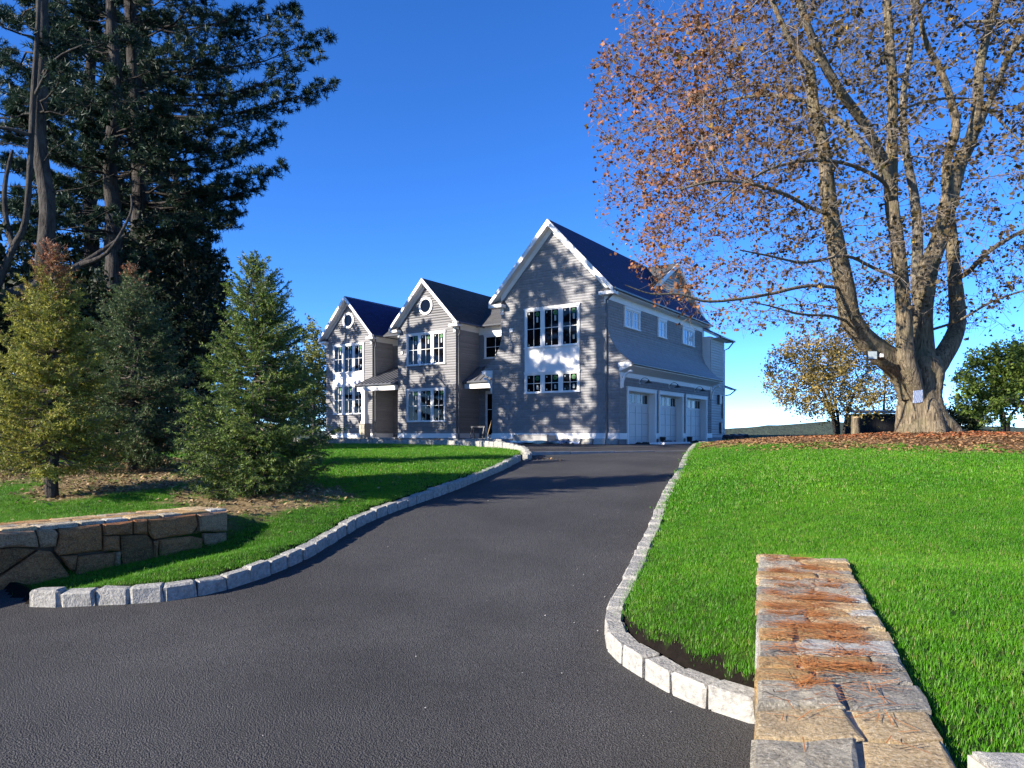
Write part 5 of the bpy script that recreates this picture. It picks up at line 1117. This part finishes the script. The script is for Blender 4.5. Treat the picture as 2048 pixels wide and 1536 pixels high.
for k, (px, Z, zc, Rx, Rz) in enumerate([(20, 20, 2.6, 2.4, 2.9), (120, 26, 3.6, 3.0, 3.8), (215, 20, 2.4, 2.0, 2.6), (335, 24, 4.0, 2.2, 4.2), (385, 29, 4.2, 2.0, 4.6), (-60, 17, 3.0, 2.2, 3.1), (345, 36, 4.8, 2.6, 5.2), (150, 34, 5.4, 4.2, 5.4)]):
    leafy('understorey_tree', UL[k], px, Z, zc, Rx, Rz, 200+k, (.022, .034, .014), (.010, .018, .008), 10000, .175, 420, 2, WG, sparse=.92)
leafy('small_tree', 'yellow green tree rising behind the left gable of the house', 628, 66, 7.6, 3.4, 4.6, 230, (.20, .20, .045), (.10, .13, .03), 9000, .26, 500, 1, tr=.2)
for k, (px, Z, zc, R_, Rz) in enumerate([(560, 62, 3.6, 2.8, 3.8), (622, 78, 3.2, 3.2, 3.4)]): leafy('small_tree', ['dark green tree far behind the full green spruce', 'dark green low tree below the yellow green tree behind the left gable'][k], px, Z, zc, R_, Rz, 300+k, (.045, .06, .02), (.02, .032, .012), 8000, .24, 350, 2, tr=.15)
leafy('small_tree', 'yellow green treetop showing above the roof between two gables', 786, 75, 11.4, 1.8, 2.4, 231, (.19, .19, .045), (.10, .12, .03), 2500, .26, 250, 1, tr=.18)
leafy('small_tree', 'spreading low tree with tan orange leaves and many stems behind the maple', 1680, 31, 2.75, 3.35, 2.2, 240, (.40, .28, .085), (.19, .16, .05), 26000, .11, 1200, 5, tr=.08, sparse=.82)
leafy('small_tree', 'bare grey twiggy tree top behind the maple fork', 1765, 40, 4.1, 2.3, 2.6, 241, (.10, .075, .06), (.07, .05, .04), 1400, .08, 900, 3, tr=.07, sparse=.8)
leafy('small_tree', 'bright green bushy tree on the lawn edge past the maple', 2010, 27, 1.75, 1.75, 1.75, 243, (.16, .22, .035), (.07, .12, .025), 16000, .125, 620, 3, tr=.08)
leafy('small_tree', 'dull green bush to the left of the bright green bushy tree', 1925, 33, .7, 1.3, .75, 244, (.06, .08, .025), (.04, .055, .02), 4000, .12, 240, 4, tr=.04)
leafy('small_tree', 'tall green tree with an arching dark bough past the maple', 2100, 29, 2.6, 2.2, 2.2, 245, (.11, .15, .03), (.05, .08, .02), 8000, .13, 420, 2, tr=.14)
spruce(1948, 33, 742, 1.25, 'distant grey green spruce right of the maple trunk', 9, (.085, .11, .06), (.05, .07, .04), 0, .06, 13, nn=5, nper=6, sparse=.45)
for k, (px, Z, zc, Rx, Rz) in enumerate([(25, 12.2, .55, .7, .55), (205, 12.6, .4, .55, .4), (390, 13.5, .5, .8, .45)]):
    leafy('dry_shrub', DL[k], px, Z, zc, Rx, Rz, 260+k, (.28, .19, .09), (.13, .085, .045), 1500, .055, 240, 5, 'dry brush under the spruces', tr=.012, cat='shrub')
# ------------------------------------------------------------------ small things
def ground_obj(px, py, guess=None):
    """pixel on open ground -> point"""
    d_ = 12.0
    for _ in range(80):
        x = (px-CX)/F*d_; d_ = .8*d_+.2*np.clip((EYE-H1(x, d_))*F/(py-HOR), 2, 60)
    return Vector(((px-CX)/F*d_, d_, H1((px-CX)/F*d_, d_)))
# stump / cut log standing behind the maple
sx, sy = (1711-CX)/F*27, 27.0; sz = H1(sx, sy); st = empty('log_post', (sx, sy, sz)); tag(st, 'pale upright cut log standing beside the low tree', 'log')
V, Q, C, r = limb_tube([np.array([0, 0, -.1]), np.array([.01, 0, .3]), np.array([.0, .02, .55]), np.array([.02, 0, .74])], [.17, .15, .145, .15], 12, seed=4); bb = Bag(); bb.add(V, Q); bb.build('trunk', M['maplebark'], st, (0, 0, 0), True)
MB().tube([(.02, 0, .70), (.02, 0, .745)], .148, 12).build('cut_face', M['wood'], st)
# dark board shed behind
shx, shy = (1765-CX)/F*38, 38.0; shz = H1(shx, shy); sh = empty('board_shed', (shx, shy, shz)); tag(sh, 'low black board shed in the shade behind the maple', 'shed')
BKW = surf('black_boards', (.012, .012, .013), (.02, .019, .018), 6, .9)
MB().box(-1.3, 1.3, .04, 1.6, -.2, 1.15).build('wall', BKW, sh)
for k in range(14): MB().box(-1.3+k*.186, -1.3+k*.186+.172, .0, .038, -.1, 1.12+.02*(k % 3)).build('board', BKW, sh)
MB().hexa([(-1.45, -.15, 1.16), (1.45, -.15, 1.16), (1.45, 1.75, 1.35), (-1.45, 1.75, 1.35)], [(-1.45, -.15, 1.2), (1.45, -.15, 1.2), (1.45, 1.75, 1.40), (-1.45, 1.75, 1.40)]).build('roof', M['metal'], sh)
# black rolls of drainage fabric at the end of the garage
for k, (px, Z, L, r_, lab) in enumerate([(1468, 33, .9, .20, 'black plastic roll lying on the leaf edge by the garage'), (1480, 36, .9, .22, 'larger black plastic roll behind the other roll by the garage')]):
    x = (px-CX)/F*Z; z = max(H1(x, Z), EYE-.42); o = empty('plastic_roll', (x, Z, z)); tag(o, lab, 'roll')
    pts = [(-L/2+L*i/6, .03*math.sin(i*1.7), r_*.92+.02*math.sin(i*2.3)) for i in range(7)]
    MB().tube(pts, [r_*(1+.08*math.sin(i*2.9)) for i in range(7)], 14).build('roll', M['blackplastic'], o); MB().tube([pts[0], (pts[0][0]-.02, pts[0][1], pts[0][2])], r_*.35, 10).build('core', M['gutter'], o)
    MB().hexa([(-L/2, -r_*1.5, .005), (L/2, -r_*1.5, .005), (L/2, 0, .005), (-L/2, 0, .005)], [(-L/2, -r_*1.5, .02), (L/2, -r_*1.5, .02), (L/2, 0, .06), (-L/2, 0, .06)]).build('loose_flap', M['blackplastic'], o)
# building-site things along the foot of the garage gable: positions in house coordinates
def hw(x, y, z): return HM @ Vector((x, y, z))
gz0 = lambda x, y: float(R(hw(x, y, 0).y))
def site(name, label, cat, x, y, parts, group=None, rz=0, dz=0):
    p = hw(x, y, 0); o = empty(name, (p.x, p.y, gz0(x, y)+dz), HA+rz); tag(o, label, cat, group)
    for nm, mt, f in parts:
        mb = MB(); f(mb); mb.build(nm, M[mt], o, bevel=.008 if nm in ('slab', 'block', 'top') else 0)
    return o
for k, y in enumerate([.0, .62, 1.25, 1.9, 2.55]):
    L = .58+.04*math.sin(k*3); site('stone_slab', 'pale stone slab leaned in a row against the garage foundation', 'slab', -.20, y+.3, [('slab', 'st_white' if k % 2 else 'kerb', lambda mb, L=L: mb.hexa([(-.05, -L/2, 0), (.02, -L/2, 0), (.02, L/2, 0), (-.05, L/2, 0)], [(.05, -L/2+.01, .27), (.11, -L/2+.02, .27), (.11, L/2-.02, .26), (.05, L/2, .26)]))], 'pale slabs along the garage foundation')
site('window_well', 'grey concrete window well box under the garage gable window', 'window well', -.55, 4.25, [('wall', 'concrete', lambda mb: (mb.box(-.3, -.22, -.95, .95, 0, .40), mb.box(-.22, .5, -.95, -.87, 0, .40), mb.box(-.22, .5, .87, .95, 0, .40))), ('top', 'concrete', lambda mb: mb.box(-.33, -.19, -.99, .99, .401, .44))])
def crumple(mb, x0, x1, y0, y1, h, seed, nx=8, ny=14):
    r = random.Random(seed); V = [[(x0+(x1-x0)*i/nx+r.uniform(-.03, .03), y0+(y1-y0)*j_/ny+r.uniform(-.04, .04), .02+r.random()**2*h) for i in range(nx+1)] for j_ in range(ny+1)]
    top = [p for row in V for p in row]; b_ = [(p[0], p[1], p[2]-.012) for p in top]; n = len(top); w = nx+1; F_ = []
    for j_ in range(ny):
        for i in range(nx): q = (j_*w+i, j_*w+i+1, (j_+1)*w+i+1, (j_+1)*w+i); F_ += [q, tuple(n+a for a in q[::-1])]
    mb.add(top+b_, F_)
site('tarp', 'crumpled blue tarp on the ground in front of the garage gable', 'tarp', -1.25, 4.4, [('sheet', 'bluetarp', lambda mb: crumple(mb, -.5, .5, -2.3, 2.0, .16, 3))])
site('tarp', 'blue tarp bunched by the side door steps', 'tarp', .9, 8.3, [('sheet', 'bluetarp', lambda mb: crumple(mb, -.4, .4, -.8, .8, .2, 5))])
site('plastic_sheet', 'crumpled white plastic sheet beside the blue tarp', 'sheet', -.75, 2.6, [('sheet', 'paper', lambda mb: crumple(mb, -.25, .22, -.9, .9, .14, 8))])
site('board', 'long white board lying on the apron before the first garage door', 'board', 2.3, -1.5, [('slab', 'white', lambda mb: mb.box(-1.6, 1.7, -.35, .35, .0, .09))])
site('mud_pile', 'low heap of pale rubble by the second garage door', 'rubble', 4.6, -.55, [('heap', 'concrete', lambda mb: crumple(mb, -.5, .5, -.3, .3, .16, 11, 8, 6))])
for k, (x, lab) in enumerate(((4.32, 'black bucket between the first and second garage doors'), (8.1, 'black bucket between the second and third garage doors'))):
    site('bucket', lab, 'bucket', x, -.32, [('body', 'blackplastic', lambda mb: mb.tube([(0, 0, 0), (0, 0, .3)], [.13, .155], 14)), ('rim', 'gutter', lambda mb: mb.tube([(0, 0, .3), (0, 0, .325)], .165, 14))])
# sawhorse, shovel and planks by the side door
site('sawhorse', 'dark sawhorse standing on the side door steps', 'sawhorse', 3.6, 10.6, [('beam', 'metal', lambda mb: mb.box(-.06, .06, -.5, .5, .82, .92))]+[('leg', 'metal', lambda mb, a=a, b_=b_: mb.tube([(a*.04, b_*.42, .84), (a*.30, b_*.46, 0)], .03, 6)) for a in (-1, 1) for b_ in (-1, 1)])
site('shovel', 'pale handled shovel leaning at the side door', 'shovel', 2.9, 9.55, [('blade', 'st_lab', lambda mb: mb.hexa([(-.03, -.10, .0), (.0, -.10, .0), (.0, .10, .0), (-.03, .10, .0)], [(.10, -.12, .30), (.12, -.12, .30), (.12, .12, .30), (.10, .12, .30)])), ('handle', 'wood', lambda mb: mb.tube([(.09, 0, .28), (.4, -.1, 1.25)], .02, 6))])
for k in range(3): site('paver_stack', 'flat paving stones stacked before the side door', 'paving stone', 2.6, 10.9-k*.62, [('slab', 'concrete', lambda mb: mb.box(-.28, .28, -.28, .28, 0, .07)), ('slab', 'st_grey', lambda mb: mb.box(-.26, .27, -.27, .25, .072, .14))], 'paving stones before the side door')
# timber edging across the end of the drive
e0 = on_road(1046, 911); e1 = on_road(1384, 902); ev = Vector((e1[0]-e0[0], e1[1]-e0[1], 0)); EL = ev.length; ed = empty('edging_board', (e0[0], e0[1], float(R(e0[1]))), math.atan2(ev.y, ev.x)); tag(ed, 'grey edging boards laid across the top of the drive', 'edging')
for k in range(4): MB().box(EL*k/4+.01, EL*(k+1)/4-.01, -.02-.006*(k % 2), .03, -.04, .10-.012*k).build('board', M['concrete'], ed, bevel=.006)
# second row of kerb blocks in front of the side steps
kerb('kerb', [np.array([-2.9, 28.6]), np.array([-1.6, 28.0]), np.array([-.4, 27.5])], 1, 0, .27, zf=lambda c: R(c[1])+.06, height=.24)
# grit on the drive
def scatter(name, P, size, g, cols, label, cat, mat='litter', flat=.35, base=None):
    """small tilted flakes lying on the ground"""
    n = len(P); a = g.uniform(0, 6.28, n); t1 = np.stack([np.cos(a), np.sin(a), g.normal(0, flat, n)], 1); t2 = np.stack([-np.sin(a), np.cos(a), g.normal(0, flat, n)], 1); s = size*g.uniform(.5, 1.3, (n, 1))
    V = np.stack([P-t1*s*.5, P+t2*s*.32+[0, 0, .004], P+t1*s*.5, P-t2*s*.32], 1); V[:, :, 2] += .2*s; b_ = np.array(base if base is not None else P.mean(0))
    o = mesh_np(name, V.reshape(-1, 3)-b_, np.arange(n*4).reshape(-1, 4), M[mat], col=np.repeat(cols, 4, axis=0)); o.location = b_; tag(o, label, cat, kind='stuff'); return o
g = np.random.default_rng(40)
P2 = np.stack([g.uniform(-5, 6, 2600), g.uniform(3, 20, 2600)], 1); ok = inside(P2, road_poly) & (g.random(2600) < np.where(seg_dist(P2, RKs) < .6, .9, .16)); P2 = P2[ok]
scatter('grit', np.column_stack([P2, R(P2[:, 1])+.003]), .013, g, np.tile([.34, .32, .30], (len(P2), 1))*g.uniform(.5, 1.2, (len(P2), 1)), 'pale stone grit scattered over the asphalt drive', 'grit')
# fallen maple leaves
n = 42000; rr2 = 8.2*np.sqrt(g.random(n)); an = g.uniform(0, 6.28, n); P2 = np.stack([MAPLE[0]+.3+rr2*np.cos(an), MAPLE[1]+rr2*np.sin(an)], 1); mk, _, _ = bed_masks(P2); h, d, _ = terrain(P2); ok = (g.random(n) < mk*.95+.012) & (d > .3); P2 = P2[ok]; h = h[ok]; n = len(P2)
dist = np.hypot(P2[:, 0]-MAPLE[0], P2[:, 1]-MAPLE[1])[:, None]; q = g.random((n, 1)); cl = np.array([.38, .21, .09])*(1-q)+np.array([.19, .105, .05])*q; hot = np.clip(1-np.abs(dist-1.8)/2.2, 0, 1)*(g.random((n, 1)) < .65); cl = cl*(1-hot)+np.array([.36, .10, .035])*hot; cl *= g.uniform(.6, 1.25, (n, 1))
scatter('leaf_litter', np.column_stack([P2, h+.006]), .075, g, cl, 'brown and orange fallen leaves carpeting the ground round the maple', 'leaves', flat=.28)
n = 26000; P2 = np.stack([g.uniform(-12, -1.5, n), g.uniform(8, 16, n)], 1); _, mu, _ = bed_masks(P2); h, d, _ = terrain(P2); ok = (g.random(n) < mu*.9+.02) & (d > .25); P2 = P2[ok]; h = h[ok]; n = len(P2); q = g.random((n, 1)); cl = (np.array([.38, .27, .14])*(1-q)+np.array([.17, .11, .06])*q)*g.uniform(.6, 1.2, (n, 1))
scatter('leaf_litter', np.column_stack([P2, h+.01]), .055, g, cl, 'tan wood chips and dry leaves under the spruces', 'mulch', flat=.4)
n = 500; P2 = np.stack([g.uniform(.2, 2.2, n), g.uniform(17, 23, n)], 1); P2 = P2[inside(P2, road_poly) & (seg_dist(P2, LKs) < 1.2)]; scatter('leaf_litter', np.column_stack([P2, R(P2[:, 1])+.008]), .06, g, np.tile([.36, .22, .10], (len(P2), 1))*g.uniform(.5, 1.2, (len(P2), 1)), 'tan debris swept against the top end of the left kerb', 'debris')
# ------------------------------------------------------------------ lawn grass: one object of points, blade clumps instanced on them
def clump(seed, nbl, hgt, spread, wd):
    g = np.random.default_rng(seed); V = []; T = []; C = []
    for i in range(nbl):
        p = g.normal(0, spread, 2); a = g.uniform(0, 6.28); h_ = hgt*g.uniform(.55, 1.2); ln = g.uniform(.15, .75)*h_; s = np.array([-np.sin(a), np.cos(a), 0])*wd*g.uniform(.7, 1.2); d_ = np.array([np.cos(a), np.sin(a), 0])
        b0 = np.array([p[0], p[1], -.01]); m_ = b0+d_*ln*.35+[0, 0, h_*.6]; tip = b0+d_*ln+[0, 0, h_]; n0 = len(V)
        V += [b0-s, b0+s, m_+s*.8, m_-s*.8, tip]; T += [(n0, n0+1, n0+2), (n0, n0+2, n0+3), (n0+3, n0+2, n0+4)]
        q = g.random(); c = np.array([.115, .31, .012])*(1-q)+np.array([.06, .20, .008])*q
        if g.random() < .07: c = np.array([.26, .28, .09])
        C += [c]*5
    me = bpy.data.meshes.new('grass_clump'); me.from_pydata([tuple(v) for v in V], [], T); at = me.attributes.new('col', 'FLOAT_COLOR', 'POINT'); at.data.foreach_set('color', np.concatenate([np.array(C), np.ones((len(C), 1))], 1).astype(np.float32).ravel()); me.materials.append(M['grass']); return me
m = leafmat('grass', .35, .45); M['grass'] = m
t = m.node_tree; p_ = pos(t); n1 = noise(t, .55, 4, .6, p_); n2 = noise(t, 5, 3, .6, p_); a = [q for q in t.nodes if q.type == 'ATTRIBUTE'][0]; bs = t.nodes['Principled BSDF']; trn = [q for q in t.nodes if q.type == 'BSDF_TRANSLUCENT'][0]
c = mix(t, a.outputs['Color'], (.62, .78, .7), ramp(t, n1.outputs[0], [(.40, .8), (.60, 0)]), 'MULTIPLY'); c = mix(t, c, (1.7, 1.2, 1.6), ramp(t, n2.outputs[0], [(.48, 0), (.70, .75)]), 'MULTIPLY')
t.links.new(c, bs.inputs['Base Color']); t.links.new(c, trn.inputs['Color'])
def gn_group(clumps, nm):
    col = bpy.data.collections.new(nm)
    for me in clumps: col.objects.link(bpy.data.objects.new('grass_clump', me))
    ng = bpy.data.node_groups.new(nm, 'GeometryNodeTree'); ng.interface.new_socket('Geometry', in_out='INPUT', socket_type='NodeSocketGeometry'); ng.interface.new_socket('Geometry', in_out='OUTPUT', socket_type='NodeSocketGeometry')
    i = ng.nodes.new('NodeGroupInput'); o = ng.nodes.new('NodeGroupOutput'); ip = ng.nodes.new('GeometryNodeInstanceOnPoints'); ci = ng.nodes.new('GeometryNodeCollectionInfo'); ci.inputs['Collection'].default_value = col; ci.inputs['Separate Children'].default_value = True
    r1 = ng.nodes.new('GeometryNodeInputNamedAttribute'); r1.data_type = 'FLOAT_VECTOR'; r1.inputs['Name'].default_value = 'rot'; s1 = ng.nodes.new('GeometryNodeInputNamedAttribute'); s1.data_type = 'FLOAT'; s1.inputs['Name'].default_value = 'scl'
    ip.inputs['Pick Instance'].default_value = True
    L = ng.links; L.new(i.outputs[0], ip.inputs['Points']); L.new(ci.outputs[0], ip.inputs['Instance']); L.new(r1.outputs[0], ip.inputs['Rotation']); L.new(s1.outputs[0], ip.inputs['Scale']); L.new(ip.outputs[0], o.inputs[0]); return ng
def lawn(name, label, P2, h, scl, ng, g):
    n = len(P2); me = bpy.data.meshes.new(name); me.vertices.add(n); me.vertices.foreach_set('co', np.column_stack([P2, h]).astype(np.float32).ravel())
    a = me.attributes.new('rot', 'FLOAT_VECTOR', 'POINT'); a.data.foreach_set('vector', np.column_stack([g.normal(0, .10, n), g.normal(0, .10, n), g.uniform(0, 6.28, n)]).astype(np.float32).ravel())
    a = me.attributes.new('scl', 'FLOAT', 'POINT'); a.data.foreach_set('value', scl.astype(np.float32)); me.update(); o = link(name, me); md = o.modifiers.new('grass', 'NODES'); md.node_group = ng; tag(o, label, 'grass', kind='stuff'); return o
near = gn_group([clump(s, 46, .034, .045, .0015) for s in range(4)], 'near_grass'); far = gn_group([clump(10+s, 34, .040, .085, .0036) for s in range(4)], 'far_grass')
def blocked(P2):
    b_ = np.zeros(len(P2), bool)
    for quad in ([NL, NR, FR, FL], [C0, C1, C2, C3], ft): b_ |= inside(P2, np.array([[p.x, p.y] for p in quad]))
    return b_
def sample(x0, x1, y0, y1, dens, g, rf):
    n = int((x1-x0)*(y1-y0)*dens); P2 = np.stack([g.uniform(x0, x1, n), g.uniform(y0, y1, n)], 1); px = P2[:, 0]/P2[:, 1]*F+CX; P2 = P2[(px > -250) & (px < 2350)]
    h, d, right = terrain(P2); mpl, mu, wd = bed_masks(P2); keep = (d > np.where(right & (P2[:, 1] > 3.4), .205, .17)) & ~blocked(P2) & (g.random(len(P2)) > np.maximum(np.maximum(mpl, mu*.93), wd)) & (right == rf); return P2[keep], h[keep], d[keep]
g = np.random.default_rng(77)
P2, h, d = sample(.6, 8.5, 1.2, 10.8, 520, g, True); k_ = g.random(len(P2)) > sstep(P2[:, 1], 8.3, 10.8); P2 = P2[k_]; h = h[k_]; lawn('lawn_grass', 'bright green mown grass round the stone wall right of the drive', P2, h, g.uniform(.7, 1.15, len(P2)), near, g)
P2, h, d = sample(1.2, 22, 8.0, 30, 190, g, True); k_ = g.random(len(P2)) < sstep(P2[:, 1], 8.0, 10.2); P2 = P2[k_]; h = h[k_]; lawn('lawn_grass', 'bright green mown grass rising towards the maple', P2, h, g.uniform(.75, 1.2, len(P2)), far, g)
P2, h, d = sample(-9, 1, 6.2, 11.5, 420, g, False); lawn('lawn_grass', 'shaded green grass between the low wall, spruces and left kerb', P2, h, g.uniform(.7, 1.1, len(P2)), near, g)
P2, h, d = sample(-13, 2, 11.5, 27.5, 190, g, False); k_ = (P2[:, 1] < 19.5+(.4-P2[:, 0])*1.1); lawn('lawn_grass', 'lawn island between the left kerb and the house', P2[k_], h[k_], g.uniform(.7, 1.1, k_.sum()), far, g)
# ------------------------------------------------------------------ far hills on the skyline
xs = np.linspace(-900, 1500, 240); V = []; rgh = np.random.default_rng(5)
for (yy, hh, ) in ((0, -14), (60, 0), (120, -6)):
    for x in xs:
        k = (_vn(np.array([x]), np.array([0.]), 160, 21)[0]*9+_vn(np.array([x]), np.array([5.]), 37, 22)[0]*3+_vn(np.array([x]), np.array([9.]), 9, 23)[0]*2.2) if yy == 60 else 0
        V.append((x, 620+yy, hh+k+1.5*(yy == 60)))
i = np.arange(3*240).reshape(3, 240); Q = np.stack([i[:-1, :-1].ravel(), i[:-1, 1:].ravel(), i[1:, 1:].ravel(), i[1:, :-1].ravel()], 1)
hl = mesh_np('hills', np.array(V), Q, surf('far_woodland', (.055, .075, .050), (.030, .045, .032), .12, 1.0, .3, 1.0, 2.0)); tag(hl, kind='structure')
print('needle tris', na, nb_, nc_, nt_)
